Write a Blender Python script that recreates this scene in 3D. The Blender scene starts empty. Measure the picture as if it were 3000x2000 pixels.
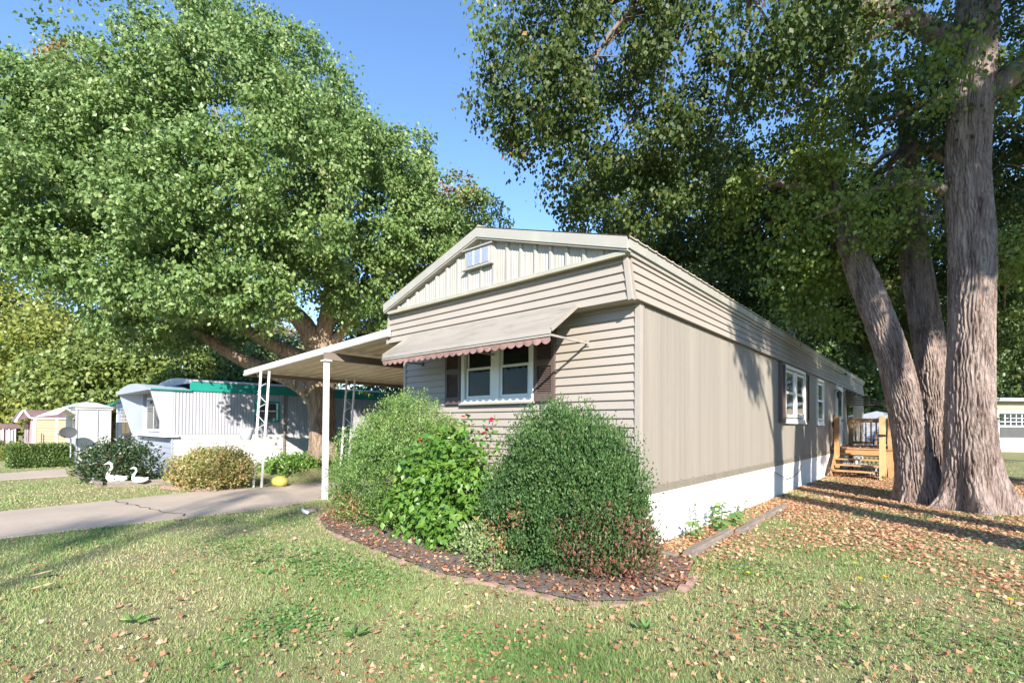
import bpy, math, random
import numpy as np
from mathutils import Vector, Matrix
R = math.radians
rnd = random.Random(7)
rng = np.random.default_rng(7)
sc = bpy.context.scene
col = sc.collection

# ------------------------------------------------------------------ camera, sky, sun, exposure
cam_d = bpy.data.cameras.new("camera")
cam_d.sensor_width = 36.0
cam_d.lens = 17.02
cam_d.shift_y = 0.0747
cam_d.clip_start = 0.05
cam_d.clip_end = 600
cam = bpy.data.objects.new("camera", cam_d)
col.objects.link(cam)
_yaw, _p, _r = 0.7251, 0.0157, 0.0073
_f = Vector((-math.sin(_yaw)*math.cos(_p), math.cos(_yaw)*math.cos(_p), math.sin(_p)))
_x = Vector((math.cos(_yaw), math.sin(_yaw), 0))
_u = _x.cross(_f)
_x2 = _x*math.cos(_r)+_u*math.sin(_r)
_u2 = -_x*math.sin(_r)+_u*math.cos(_r)
cam.matrix_world = Matrix(((_x2.x, _u2.x, -_f.x, 2.461), (_x2.y, _u2.y, -_f.y, -4.880), (_x2.z, _u2.z, -_f.z, 1.3767), (0, 0, 0, 1)))
sc.camera = cam

SUN = Vector((0.85, -0.72, 0.57)).normalized()      # towards the sun
world = bpy.data.worlds.new("World")
sc.world = world
world.use_nodes = True
wn = world.node_tree
sky = wn.nodes.new("ShaderNodeTexSky")
sky.sky_type = 'NISHITA'
sky.sun_disc = False
sky.sun_elevation = math.asin(SUN.z)
sky.sun_rotation = math.atan2(SUN.x, SUN.y)
sky.air_density = 1.0
sky.dust_density = 0.0
sky.ozone_density = 5.0
sky.altitude = 100
bg = wn.nodes["Background"]
bg.inputs[1].default_value = 0.15
wn.links.new(sky.outputs[0], bg.inputs[0])
sun_d = bpy.data.lights.new("sun", 'SUN')
sun_d.energy = 4.9
sun_d.angle = R(0.55)
sun_d.color = (1.0, 0.93, 0.83)
sun = bpy.data.objects.new("sun", sun_d)
sun.rotation_euler = SUN.to_track_quat('Z', 'Y').to_euler()
sun.location = (20, -20, 20)
col.objects.link(sun)
sc.view_settings.view_transform = 'Standard'
sc.view_settings.look = 'None'
sc.view_settings.gamma = 1
sc.view_settings.use_curve_mapping = False
sc.view_settings.exposure = 1.2
sc.cycles.max_bounces = 8
sc.cycles.diffuse_bounces = 4
sc.cycles.transparent_max_bounces = 8
sc.cycles.transmission_bounces = 4

# ------------------------------------------------------------------ materials
def new_mat(name):
    m = bpy.data.materials.new(name)
    m.use_nodes = True
    nt = m.node_tree
    return m, nt, nt.nodes["Principled BSDF"]

def rgba(c): return (c[0], c[1], c[2], 1.0)

def plain(name, c, rough=0.6, var=0.12, scale=4.0, bump=0.0, bscale=60.0, metal=0.0, stretch=(1, 1, 1), dirt=None):
    """colour with broad and fine noise variation, optional bump and grime"""
    m, nt, b = new_mat(name)
    N, L = nt.nodes, nt.links
    tc = N.new("ShaderNodeTexCoord")
    mp = N.new("ShaderNodeMapping"); mp.inputs['Scale'].default_value = stretch
    L.new(tc.outputs['Object'], mp.inputs[0])
    n1 = N.new("ShaderNodeTexNoise"); n1.inputs['Scale'].default_value = scale; n1.inputs['Detail'].default_value = 6
    L.new(mp.outputs[0], n1.inputs['Vector'])
    r = N.new("ShaderNodeValToRGB")
    r.color_ramp.elements[0].position = 0.3; r.color_ramp.elements[1].position = 0.72
    r.color_ramp.elements[0].color = rgba([v*(1-var) for v in c])
    r.color_ramp.elements[1].color = rgba([min(1, v*(1+var)) for v in c])
    L.new(n1.outputs[0], r.inputs[0])
    out = r.outputs[0]
    if dirt:
        n2 = N.new("ShaderNodeTexNoise"); n2.inputs['Scale'].default_value = dirt[1]; n2.inputs['Detail'].default_value = 8
        n2.inputs['Roughness'].default_value = 0.7
        L.new(mp.outputs[0], n2.inputs['Vector'])
        r2 = N.new("ShaderNodeValToRGB"); r2.color_ramp.elements[0].position = 0.5; r2.color_ramp.elements[1].position = 0.75
        r2.color_ramp.elements[1].color = (dirt[2],)*3+(1,)
        r2.color_ramp.elements[0].color = (0, 0, 0, 1)
        L.new(n2.outputs[0], r2.inputs[0])
        mx = N.new("ShaderNodeMix"); mx.data_type = 'RGBA'
        L.new(r2.outputs[0], mx.inputs[0]); L.new(out, mx.inputs[6]); mx.inputs[7].default_value = rgba(dirt[0])
        out = mx.outputs[2]
    L.new(out, b.inputs['Base Color'])
    b.inputs['Roughness'].default_value = rough
    b.inputs['Metallic'].default_value = metal
    if bump:
        nb = N.new("ShaderNodeTexNoise"); nb.inputs['Scale'].default_value = bscale; nb.inputs['Detail'].default_value = 6
        L.new(mp.outputs[0], nb.inputs['Vector'])
        bp = N.new("ShaderNodeBump"); bp.inputs['Strength'].default_value = bump; bp.inputs['Distance'].default_value = 0.01
        L.new(nb.outputs[0], bp.inputs['Height']); L.new(bp.outputs[0], b.inputs['Normal'])
    return m

def leaf_mat(name, stops, trans=0.25, rough=0.45, spec=0.5):
    """per-leaf colour picked from a ramp by the face attribute 'tint'"""
    m, nt, b = new_mat(name)
    N, L = nt.nodes, nt.links
    at = N.new("ShaderNodeAttribute"); at.attribute_name = "tint"
    r = N.new("ShaderNodeValToRGB"); r.color_ramp.interpolation = 'LINEAR'
    els = r.color_ramp.elements
    while len(els) < len(stops): els.new(0.5)
    for e, (p, c) in zip(els, stops): e.position = p; e.color = rgba(c)
    L.new(at.outputs['Fac'], r.inputs[0])
    L.new(r.outputs[0], b.inputs['Base Color'])
    b.inputs['Roughness'].default_value = rough
    b.inputs['Specular IOR Level'].default_value = spec
    tr = N.new("ShaderNodeBsdfTranslucent")
    hs = N.new("ShaderNodeHueSaturation"); hs.inputs['Hue'].default_value = 0.485; hs.inputs['Value'].default_value = 1.5
    L.new(r.outputs[0], hs.inputs['Color']); L.new(hs.outputs[0], tr.inputs[0])
    ms = N.new("ShaderNodeMixShader"); ms.inputs[0].default_value = trans
    out = N["Material Output"]
    L.new(b.outputs[0], ms.inputs[1]); L.new(tr.outputs[0], ms.inputs[2]); L.new(ms.outputs[0], out.inputs[0])
    return m

def glass_mat(name, tint=(0.03, 0.035, 0.035), amount=0.5):
    m, nt, b = new_mat(name)
    N, L = nt.nodes, nt.links
    tp = N.new("ShaderNodeBsdfTransparent"); tp.inputs[0].default_value = (0.55, 0.58, 0.55, 1)
    b.inputs['Base Color'].default_value = rgba(tint); b.inputs['Roughness'].default_value = 0.04
    b.inputs['Specular IOR Level'].default_value = 0.7
    n = N.new("ShaderNodeTexNoise"); n.inputs['Scale'].default_value = 1.6
    bp = N.new("ShaderNodeBump"); bp.inputs['Strength'].default_value = 0.06; bp.inputs['Distance'].default_value = 0.05
    L.new(n.outputs[0], bp.inputs['Height']); L.new(bp.outputs[0], b.inputs['Normal'])
    ms = N.new("ShaderNodeMixShader"); ms.inputs[0].default_value = amount
    L.new(tp.outputs[0], ms.inputs[1]); L.new(b.outputs[0], ms.inputs[2]); L.new(ms.outputs[0], N["Material Output"].inputs[0])
    return m

def bark_mat(name, c1, c2, sc_=7.0):
    m, nt, b = new_mat(name)
    N, L = nt.nodes, nt.links
    tc = N.new("ShaderNodeTexCoord")
    mp = N.new("ShaderNodeMapping"); mp.inputs['Scale'].default_value = (1, 1, 0.2)
    L.new(tc.outputs['Object'], mp.inputs[0])
    v = N.new("ShaderNodeTexVoronoi"); v.feature = 'DISTANCE_TO_EDGE'; v.inputs['Scale'].default_value = sc_*2.4
    nz = N.new("ShaderNodeTexNoise"); nz.inputs['Scale'].default_value = sc_; nz.inputs['Detail'].default_value = 8; nz.inputs['Roughness'].default_value = 0.65
    L.new(mp.outputs[0], nz.inputs['Vector'])
    mxv = N.new("ShaderNodeMix"); mxv.data_type = 'RGBA'; mxv.inputs[0].default_value = 0.12
    L.new(mp.outputs[0], mxv.inputs[6]); L.new(nz.outputs[1], mxv.inputs[7]); L.new(mxv.outputs[2], v.inputs['Vector'])
    r = N.new("ShaderNodeValToRGB"); r.color_ramp.elements[0].color = rgba([x*0.22 for x in c1]); r.color_ramp.elements[1].color = rgba(c1)
    r.color_ramp.elements[0].position = 0.0; r.color_ramp.elements[1].position = 0.16
    L.new(v.outputs[0], r.inputs[0])
    r2 = N.new("ShaderNodeValToRGB"); r2.color_ramp.elements[0].position = 0.35; r2.color_ramp.elements[1].position = 0.68
    L.new(nz.outputs[0], r2.inputs[0])
    mx = N.new("ShaderNodeMix"); mx.data_type = 'RGBA'; L.new(r2.outputs[0], mx.inputs[0]); L.new(r.outputs[0], mx.inputs[6]); mx.inputs[7].default_value = rgba(c2)
    L.new(mx.outputs[2], b.inputs['Base Color']); b.inputs['Roughness'].default_value = 0.9
    ad = N.new("ShaderNodeMath"); ad.operation = 'MULTIPLY_ADD'; ad.inputs[1].default_value = 2.0
    L.new(v.outputs[0], ad.inputs[0]); L.new(nz.outputs[0], ad.inputs[2])
    bp = N.new("ShaderNodeBump"); bp.inputs['Strength'].default_value = 0.9; bp.inputs['Distance'].default_value = 0.04
    L.new(ad.outputs[0], bp.inputs['Height']); L.new(bp.outputs[0], b.inputs['Normal'])
    return m

M = {}
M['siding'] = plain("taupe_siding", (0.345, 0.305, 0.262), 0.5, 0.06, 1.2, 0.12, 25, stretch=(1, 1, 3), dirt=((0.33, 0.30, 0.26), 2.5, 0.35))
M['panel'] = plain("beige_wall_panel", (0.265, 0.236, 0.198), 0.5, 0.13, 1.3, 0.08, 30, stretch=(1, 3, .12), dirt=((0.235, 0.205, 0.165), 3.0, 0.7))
M['belt'] = plain("belt_trim", (0.205, 0.18, 0.14), 0.55, 0.12, 3.0, 0.05, 30, dirt=((0.2, 0.2, 0.14), 5, 0.5))
M['cream'] = plain("cream_metal", (0.345, 0.33, 0.285), 0.42, 0.04, 1.5, 0.03, 12, dirt=((0.5, 0.47, 0.38), 3, 0.4))
M['cream_edge'] = plain("cream_trim_edge", (0.40, 0.38, 0.26), 0.5, 0.12, 3)  # yellower cream for the thin strip below the gable sill trim
M['roof'] = plain("roof_metal", (0.44, 0.38, 0.31), 0.4, 0.1, 1.0, 0.05, 15, dirt=((0.25, 0.2, 0.12), 4, 0.6))
M['awning'] = plain("awning_metal", (0.32, 0.288, 0.25), 0.55, 0.10, 2.0, 0.05, 30, stretch=(.3, 1, 1), dirt=((0.17, 0.155, 0.12), 5.0, 0.75))
M['valance'] = plain("rose_valance", (0.30, 0.18, 0.16), 0.6, 0.3, 9)
M['shutter'] = plain("brown_shutter", (0.105, 0.075, 0.065), 0.55, 0.1, 8)
M['white'] = plain("white_paint", (0.78, 0.77, 0.73), 0.5, 0.03, 2.0, dirt=((0.62, 0.6, 0.54), 4, 0.35))
M['skirt'] = plain("white_skirting", (0.80, 0.80, 0.78), 0.5, 0.02, 1.0, 0.04, 10, dirt=((0.52, 0.47, 0.38), 2.2, 0.5))
M['sash'] = plain("white_vinyl", (0.74, 0.74, 0.70), 0.35, 0.02, 3)
M['dark'] = plain("dark_interior", (0.035, 0.035, 0.03), 0.8)
M['screen'] = plain("window_screen", (0.075, 0.078, 0.075), 0.7, 0.1, 3)
M['blind'] = plain("tan_blind", (0.22, 0.18, 0.10), 0.8, 0.1, 3)
M['curtain'] = plain("pale_curtain", (0.36, 0.36, 0.33), 0.8, 0.2, 3, stretch=(12, 12, .5))
M['glass'] = glass_mat("window_glass", amount=0.35)
M['farglass'] = glass_mat("far_glass", (0.06, 0.07, 0.08), amount=0.8)
M['offwhite'] = plain("aged_white_siding", (0.52, 0.52, 0.50), 0.5, 0.06, 2, dirt=((0.38, 0.36, 0.32), 3, 0.5))
M['ventw'] = plain("white_vent", (0.40, 0.45, 0.56), 0.4, 0.03, 3)
M['pan'] = plain("carport_pan", (0.70, 0.60, 0.46), 0.4, 0.07, 2.0, 0.03, 20, dirt=((0.4, 0.34, 0.24), 3, 0.4))
M['post'] = plain("painted_post", (0.72, 0.70, 0.68), 0.5, 0.05, 5, dirt=((0.35, 0.3, 0.22), 14, 0.6))
M['beam'] = plain("brown_beam", (0.20, 0.155, 0.125), 0.6, 0.15, 4)
M['wood'] = plain("new_cedar", (0.46, 0.26, 0.12), 0.6, 0.25, 3.0, 0.25, 40, stretch=(1.5, 1.5, 1.5), dirt=((0.38, 0.17, 0.06), 9, 0.6))
M['woodpale'] = plain("pale_pine", (0.54, 0.37, 0.18), 0.6, 0.15, 3.0, 0.2, 40, stretch=(6, 6, 1), dirt=((0.42, 0.22, 0.08), 9, 0.5))
M['lattice'] = plain("lattice", (0.42, 0.43, 0.46), 0.6)
M['black'] = plain("black_metal", (0.02, 0.02, 0.022), 0.4)
M['lamp'] = plain("lamp_metal", (0.05, 0.05, 0.05), 0.35)
M['timber'] = plain("weathered_timber", (0.22, 0.18, 0.15), 0.85, 0.25, 5, 0.5, 50, stretch=(6, 1, 6), dirt=((0.13, 0.11, 0.09), 8, 0.6))
M['brick'] = plain("terracotta_edger", (0.33, 0.205, 0.165), 0.85, 0.25, 9, 0.3, 60, dirt=((0.25, 0.2, 0.16), 12, 0.6))
M['stone'] = plain("field_stone", (0.30, 0.26, 0.22), 0.85, 0.25, 8, 0.4, 40)
M['bark'] = bark_mat("furrowed_bark", (0.22, 0.150, 0.125), (0.46, 0.365, 0.32), 8)
M['bark2'] = bark_mat("tan_bark", (0.30, 0.215, 0.15), (0.37, 0.28, 0.20), 6)
M['twig'] = plain("twig_bark", (0.20, 0.15, 0.12), 0.9, 0.25, 8, 0.3, 30)
M['green_metal'] = plain("green_metal", (0.015, 0.25, 0.20), 0.4, 0.1, 2)
M['alu'] = plain("ribbed_aluminium", (0.40, 0.395, 0.42), 0.42, 0.06, 1.0, 0.06, 8, stretch=(1, 1, .3), dirt=((0.45, 0.43, 0.46), 2, 0.5))
M['greywall'] = plain("grey_siding", (0.34, 0.37, 0.44), 0.5, 0.05, 2)
M['tan'] = plain("tan_siding", (0.46, 0.38, 0.25), 0.6, 0.04, 2)
M['maroon'] = plain("maroon_shingle", (0.17, 0.105, 0.115), 0.8, 0.15, 6, 0.3, 60)
M['rosewall'] = plain("rose_panel", (0.40, 0.27, 0.27), 0.6)
M['steel'] = plain("blue_grey_roof", (0.34, 0.37, 0.44), 0.4, 0.1, 2)
M['pumpkin'] = plain("yellow_gourd", (0.62, 0.55, 0.12), 0.5, 0.1, 3)
M['bluepl'] = plain("blue_plastic", (0.03, 0.13, 0.55), 0.4)
M['bucket'] = plain("pale_plastic", (0.62, 0.68, 0.80), 0.4, 0.03)
M['dish'] = plain("dish_grey", (0.055, 0.06, 0.065), 0.9)
M['pink'] = plain("pink_petal", (0.78, 0.05, 0.13), 0.5, 0.2, 30)
M['darkrose'] = plain("crimson_petal", (0.35, 0.02, 0.05), 0.5, 0.2, 30)
M['yellow'] = plain("dandelion_yellow", (0.85, 0.62, 0.02), 0.5, 0.1, 30)
M['cable'] = plain("cable", (0.06, 0.06, 0.06), 0.5)
M['mulch'] = plain("dark_mulch", (0.13, 0.105, 0.09), 0.95, 0.5, 30, 1.0, 50, dirt=((0.24, 0.15, 0.11), 25, 0.8))

GREEN = lambda *s: s
M['leaf_maple'] = leaf_mat("maple_leaf", [(0, (0.07, 0.135, 0.03)), (0.4, (0.125, 0.21, 0.055)), (0.88, (0.26, 0.34, 0.12)), (0.955, (0.36, 0.34, 0.09)), (0.985, (0.5, 0.26, 0.04)), (1, (0.45, 0.10, 0.04))], 0.28, 0.45, 0.5)
M['leaf_linden'] = leaf_mat("linden_leaf", [(0, (0.03, 0.058, 0.014)), (0.6, (0.058, 0.095, 0.02)), (0.93, (0.13, 0.15, 0.03)), (0.975, (0.28, 0.15, 0.03)), (1, (0.33, 0.07, 0.03))], 0.34, 0.5, 0.35)
M['leaf_autumn'] = leaf_mat("turning_leaf", [(0, (0.08, 0.14, 0.025)), (0.45, (0.15, 0.22, 0.035)), (0.8, (0.25, 0.29, 0.05)), (0.93, (0.42, 0.26, 0.05)), (1, (0.45, 0.12, 0.04))], 0.36)
M['leaf_back'] = leaf_mat("far_leaf", [(0, (0.045, 0.085, 0.022)), (0.6, (0.085, 0.14, 0.035)), (1, (0.15, 0.20, 0.05))], 0.25)
M['leaf_mid'] = leaf_mat("mid_green_leaf", [(0, (0.08, 0.12, 0.028)), (0.6, (0.17, 0.23, 0.05)), (1, (0.28, 0.31, 0.09))], 0.28)
M['leaf_yellow'] = leaf_mat("yellow_green_leaf", [(0, (0.10, 0.14, 0.025)), (0.6, (0.21, 0.25, 0.045)), (1, (0.34, 0.31, 0.07))], 0.3)
M['leaf_pale'] = leaf_mat("pale_olive_leaf", [(0, (0.13, 0.14, 0.05)), (0.6, (0.24, 0.22, 0.09)), (1, (0.36, 0.28, 0.13))], 0.3)
M['leaf_yew'] = leaf_mat("yew_needle", [(0, (0.06, 0.135, 0.03)), (0.6, (0.13, 0.225, 0.05)), (0.97, (0.24, 0.33, 0.09)), (1, (0.30, 0.20, 0.1))], 0.15, 0.5)
M['leaf_yewtip'] = leaf_mat("yew_tip", [(0, (0.16, 0.25, 0.05)), (1, (0.34, 0.40, 0.13))], 0.2, 0.5)
M['leaf_box'] = leaf_mat("boxwood_leaf", [(0, (0.03, 0.08, 0.022)), (0.6, (0.065, 0.13, 0.034)), (0.95, (0.13, 0.20, 0.055)), (0.98, (0.2, 0.12, 0.05)), (1, (0.45, 0.2, 0.1))], 0.12, 0.5, 0.35)
M['leaf_broad'] = leaf_mat("broad_leaf", [(0, (0.06, 0.16, 0.025)), (0.6, (0.12, 0.24, 0.035)), (1, (0.22, 0.33, 0.06))], 0.3, 0.4, 0.5)
M['leaf_rose'] = leaf_mat("rose_leaf", [(0, (0.02, 0.05, 0.018)), (0.7, (0.05, 0.09, 0.03)), (0.9, (0.12, 0.12, 0.05)), (1, (0.2, 0.06, 0.05))], 0.15, 0.35, 0.7)
M['leaf_red'] = leaf_mat("bronze_leaf", [(0, (0.05, 0.10, 0.04)), (0.4, (0.10, 0.11, 0.05)), (0.75, (0.25, 0.08, 0.07)), (1, (0.45, 0.16, 0.12))], 0.15)
M['leaf_barb'] = leaf_mat("gold_barberry_leaf", [(0, (0.10, 0.18, 0.045)), (0.35, (0.22, 0.25, 0.075)), (0.8, (0.42, 0.30, 0.13)), (1, (0.50, 0.15, 0.08))], 0.2)
M['leaf_var'] = leaf_mat("variegated_leaf", [(0, (0.09, 0.17, 0.05)), (0.55, (0.18, 0.26, 0.09)), (1, (0.48, 0.48, 0.26))], 0.2)
M['leaf_brown'] = leaf_mat("dry_leaf", [(0, (0.20, 0.09, 0.05)), (0.6, (0.35, 0.17, 0.09)), (1, (0.5, 0.3, 0.17))], 0.2, 0.7, 0.3)
M['leaf_hedge'] = leaf_mat("hedge_leaf", [(0, (0.05, 0.11, 0.02)), (0.8, (0.13, 0.21, 0.05)), (1, (0.22, 0.22, 0.1))], 0.15)
M['litter'] = leaf_mat("fallen_leaf", [(0, (0.20, 0.09, 0.05)), (0.25, (0.40, 0.18, 0.095)), (0.55, (0.52, 0.28, 0.16)), (0.78, (0.54, 0.35, 0.22)), (0.93, (0.58, 0.43, 0.29)), (1, (0.50, 0.42, 0.12))], 0.15, 0.7, 0.3)
M['grass'] = leaf_mat("grass_blade", [(0, (0.11, 0.22, 0.05)), (0.25, (0.20, 0.30, 0.09)), (0.55, (0.34, 0.38, 0.16)), (0.8, (0.48, 0.44, 0.24)), (1, (0.58, 0.48, 0.31))], 0.25, 0.55, 0.35)
M['weed'] = leaf_mat("weed_leaf", [(0, (0.07, 0.17, 0.04)), (0.6, (0.13, 0.24, 0.06)), (1, (0.24, 0.32, 0.11))], 0.25, 0.5)
M['pale_leaf'] = leaf_mat("pale_fallen_leaf", [(0, (0.55, 0.42, 0.22)), (1, (0.72, 0.62, 0.42))], 0.2, 0.7)

def ground_mat():
    m, nt, b = new_mat("lawn_ground")
    N, L = nt.nodes, nt.links
    tc = N.new("ShaderNodeTexCoord")
    def noise(s, d=8, rough=0.6):
        n = N.new("ShaderNodeTexNoise"); n.inputs['Scale'].default_value = s; n.inputs['Detail'].default_value = d; n.inputs['Roughness'].default_value = rough
        L.new(tc.outputs['Object'], n.inputs['Vector']); return n.outputs[0]
    def ramp(inp, stops):
        r = N.new("ShaderNodeValToRGB"); e = r.color_ramp.elements
        while len(e) < len(stops): e.new(0.5)
        for q, (p, c) in zip(e, stops): q.position = p; q.color = rgba(c)
        L.new(inp, r.inputs[0]); return r.outputs[0]
    def mix(f, a, c, mode='MIX'):
        x = N.new("ShaderNodeMix"); x.data_type = 'RGBA'; x.blend_type = mode
        if isinstance(f, float): x.inputs[0].default_value = f
        else: L.new(f, x.inputs[0])
        for v, i in ((a, 6), (c, 7)):
            if isinstance(v, tuple): x.inputs[i].default_value = rgba(v)
            else: L.new(v, x.inputs[i])
        return x.outputs[2]
    fine = ramp(noise(90, 8, .75), [(0.3, (0.16, 0.18, 0.07)), (0.5, (0.28, 0.28, 0.13)), (0.72, (0.42, 0.37, 0.21))])
    broad = ramp(noise(0.8, 6), [(0.4, (0.0, 0.0, 0.0)), (0.65, (0.55, 0.55, 0.55))])
    c = mix(broad, fine, (0.30, 0.25, 0.14))
    bare = ramp(noise(2.3, 8, .7), [(0.55, (0, 0, 0)), (0.7, (0.6, 0.6, 0.6))])
    c = mix(bare, c, (0.28, 0.19, 0.13))
    L.new(c, b.inputs['Base Color']); b.inputs['Roughness'].default_value = 0.95; b.inputs['Specular IOR Level'].default_value = 0.15
    bp = N.new("ShaderNodeBump"); bp.inputs['Strength'].default_value = 0.8; bp.inputs['Distance'].default_value = 0.03
    L.new(noise(70, 8, .8), bp.inputs['Height']); L.new(bp.outputs[0], b.inputs['Normal'])
    return m
M['ground'] = ground_mat()
M['concrete'] = plain("old_concrete", (0.43, 0.35, 0.275), 0.85, 0.12, 1.2, 0.25, 70, dirt=((0.30, 0.24, 0.20), 5, 0.5))
M['crack'] = plain("crack_dirt", (0.07, 0.055, 0.045), 0.95)

# ------------------------------------------------------------------ geometry helpers
def tag(o, label=None, cat=None, group=None, kind=None):
    if label: o['label'] = label
    if cat: o['category'] = cat
    if group: o['group'] = group
    if kind: o['kind'] = kind
    return o

def wloc(o):
    v = Vector((0, 0, 0))
    while o is not None: v = v + Vector(o.location); o = o.parent
    return v

def link_mesh(name, me, mat, parent=None, loc=(0, 0, 0), local=False, smooth=False):
    """local=False: mesh coordinates are world coordinates"""
    o = bpy.data.objects.new(name, me)
    col.objects.link(o)
    if mat is not None and not me.materials: me.materials.append(mat)
    if parent is not None:
        o.parent = parent
        o.location = Vector(loc) - wloc(parent)
    else: o.location = loc
    if smooth: me.shade_smooth()
    return o

class MB:
    def __init__(s): s.v = []; s.f = []
    def add(s, vs, fs):
        k = len(s.v); s.v += [tuple(p) for p in vs]; s.f += [tuple(i+k for i in f) for f in fs]; return s
    def box(s, x0, x1, y0, y1, z0, z1):
        vs = [(x, y, z) for z in (z0, z1) for y in (y0, y1) for x in (x0, x1)]
        return s.add(vs, [(0, 2, 3, 1), (4, 5, 7, 6), (0, 1, 5, 4), (2, 6, 7, 3), (0, 4, 6, 2), (1, 3, 7, 5)])
    def beam(s, a, b, w, h, up=(0, 0, 1)):
        a, b = Vector(a), Vector(b); d = (b-a).normalized(); sx = d.cross(Vector(up))
        if sx.length < 1e-4: sx = d.cross(Vector((1, 0, 0)))
        sx.normalize(); sy = sx.cross(d)
        vs = [p+sx*i*w/2+sy*j*h/2 for p in (a, b) for i, j in ((-1, -1), (1, -1), (1, 1), (-1, 1))]
        return s.add(vs, [(0, 1, 2, 3), (7, 6, 5, 4), (0, 4, 5, 1), (1, 5, 6, 2), (2, 6, 7, 3), (3, 7, 4, 0)])
    def prism(s, poly, axis, a, b):
        """polygon extruded along an axis; poly points are the two other coordinates in order"""
        def P(q, t):
            return {'x': (t, q[0], q[1]), 'y': (q[0], t, q[1]), 'z': (q[0], q[1], t)}[axis]
        n = len(poly)
        vs = [P(q, a) for q in poly]+[P(q, b) for q in poly]
        return s.add(vs, [tuple(range(n)), tuple(range(2*n-1, n-1, -1))]+[(i, i+n, (i+1) % n+n, (i+1) % n) for i in range(n)])
    def tube(s, pts, rad, n=8, cap=True):
        pts = [Vector(p) for p in pts]; k0 = len(s.v); ref = None
        if not hasattr(rad, '__len__'): rad = [rad]*len(pts)
        for i, p in enumerate(pts):
            d = (pts[min(i+1, len(pts)-1)]-pts[max(i-1, 0)]).normalized()
            if ref is None:
                ref = Vector((1, 0, 0)) if abs(d.x) < .9 else Vector((0, 1, 0))
            sx = (ref-d*ref.dot(d)).normalized(); ref = sx; sy = d.cross(sx)
            for j in range(n):
                t = 2*math.pi*j/n
                s.v.append(tuple(p+(sx*math.cos(t)+sy*math.sin(t))*rad[i]))
        for i in range(len(pts)-1):
            for j in range(n):
                a = k0+i*n+j; b = k0+i*n+(j+1) % n
                s.f.append((a, b, b+n, a+n))
        if cap:
            s.f.append(tuple(range(k0+n-1, k0-1, -1))); e = k0+(len(pts)-1)*n; s.f.append(tuple(range(e, e+n)))
        return s
    def sphere(s, c, r, nu=12, nv=8, sz=1.0):
        pts = []; 
        for i in range(nv+1):
            ph = math.pi*i/nv
            for j in range(nu):
                t = 2*math.pi*j/nu
                pts.append((c[0]+r*math.sin(ph)*math.cos(t), c[1]+r*math.sin(ph)*math.sin(t), c[2]+r*sz*math.cos(ph)))
        fs = [(i*nu+j, (i+1)*nu+j, (i+1)*nu+(j+1) % nu, i*nu+(j+1) % nu) for i in range(nv) for j in range(nu)]
        return s.add(pts, fs)
    def mesh(s, name):
        me = bpy.data.meshes.new(name); me.from_pydata(s.v, [], s.f); me.update(); return me
    def build(s, name, mat, parent=None, smooth=False, loc=(0, 0, 0)):
        return link_mesh(name, s.mesh(name), mat, parent, loc, smooth=smooth)

def box(name, mat, parent, x0, x1, y0, y1, z0, z1):
    return MB().box(x0, x1, y0, y1, z0, z1).build(name, mat, parent)

def empty(name, loc, label=None, cat=None, group=None):
    o = bpy.data.objects.new(name, None); col.objects.link(o); o.location = loc
    return tag(o, label, cat, group)

def copy_tree(o, parent=None):
    c = o.copy(); col.objects.link(c); c.parent = parent
    for ch in list(o.children): copy_tree(ch, c)
    return c

def np_mesh(name, V, F, tint=None, mat=None, parent=None, smooth=False):
    """V (n,3), F (m,k) all faces with k corners"""
    me = bpy.data.meshes.new(name)
    V = np.asarray(V, np.float32); F = np.asarray(F, np.int32); m, k = F.shape
    me.vertices.add(len(V)); me.vertices.foreach_set('co', V.ravel())
    me.loops.add(m*k); me.loops.foreach_set('vertex_index', F.ravel())
    me.polygons.add(m); me.polygons.foreach_set('loop_start', np.arange(0, m*k, k, dtype=np.int32))
    me.update(calc_edges=True)
    if tint is not None:
        a = me.attributes.new('tint', 'FLOAT', 'FACE'); a.data.foreach_set('value', np.asarray(tint, np.float32))
    return link_mesh(name, me, mat, parent, smooth=smooth)

def unit(a): return a/np.maximum(1e-9, np.linalg.norm(a, axis=1, keepdims=True))

def leaves(name, P, D, mat, parent, size, tint=None, aspect=0.62, up=0.5, fold=0.18, jitter=0.35, kind=None):
    """one folded kite-shaped leaf per point: P positions, D pointing directions"""
    n = len(P)
    s = size*(1+jitter*(rng.random(n)*2-1))[:, None]
    D = unit(D)
    Nn = unit(rng.normal(size=(n, 3))+np.array([0.25, -0.22, 1.0])*up*2.2)
    S = unit(np.cross(D, Nn)); Nn = np.cross(S, D)
    a = P; b = P+D*s*0.42+S*s*aspect*0.5-Nn*s*fold; c = P+D*s-Nn*s*fold*0.8; d = P+D*s*0.42-S*s*aspect*0.5-Nn*s*fold
    V = np.stack([a, b, c, d], 1).reshape(-1, 3)
    i = np.arange(n)*4
    F = np.stack([np.stack([i, i+1, i+2], 1), np.stack([i, i+2, i+3], 1)], 1).reshape(-1, 3)
    if tint is None: tint = rng.random(n)
    o = np_mesh(name, V, F, np.repeat(tint, 2), mat, parent)
    if kind: o['kind'] = kind
    return o

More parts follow.
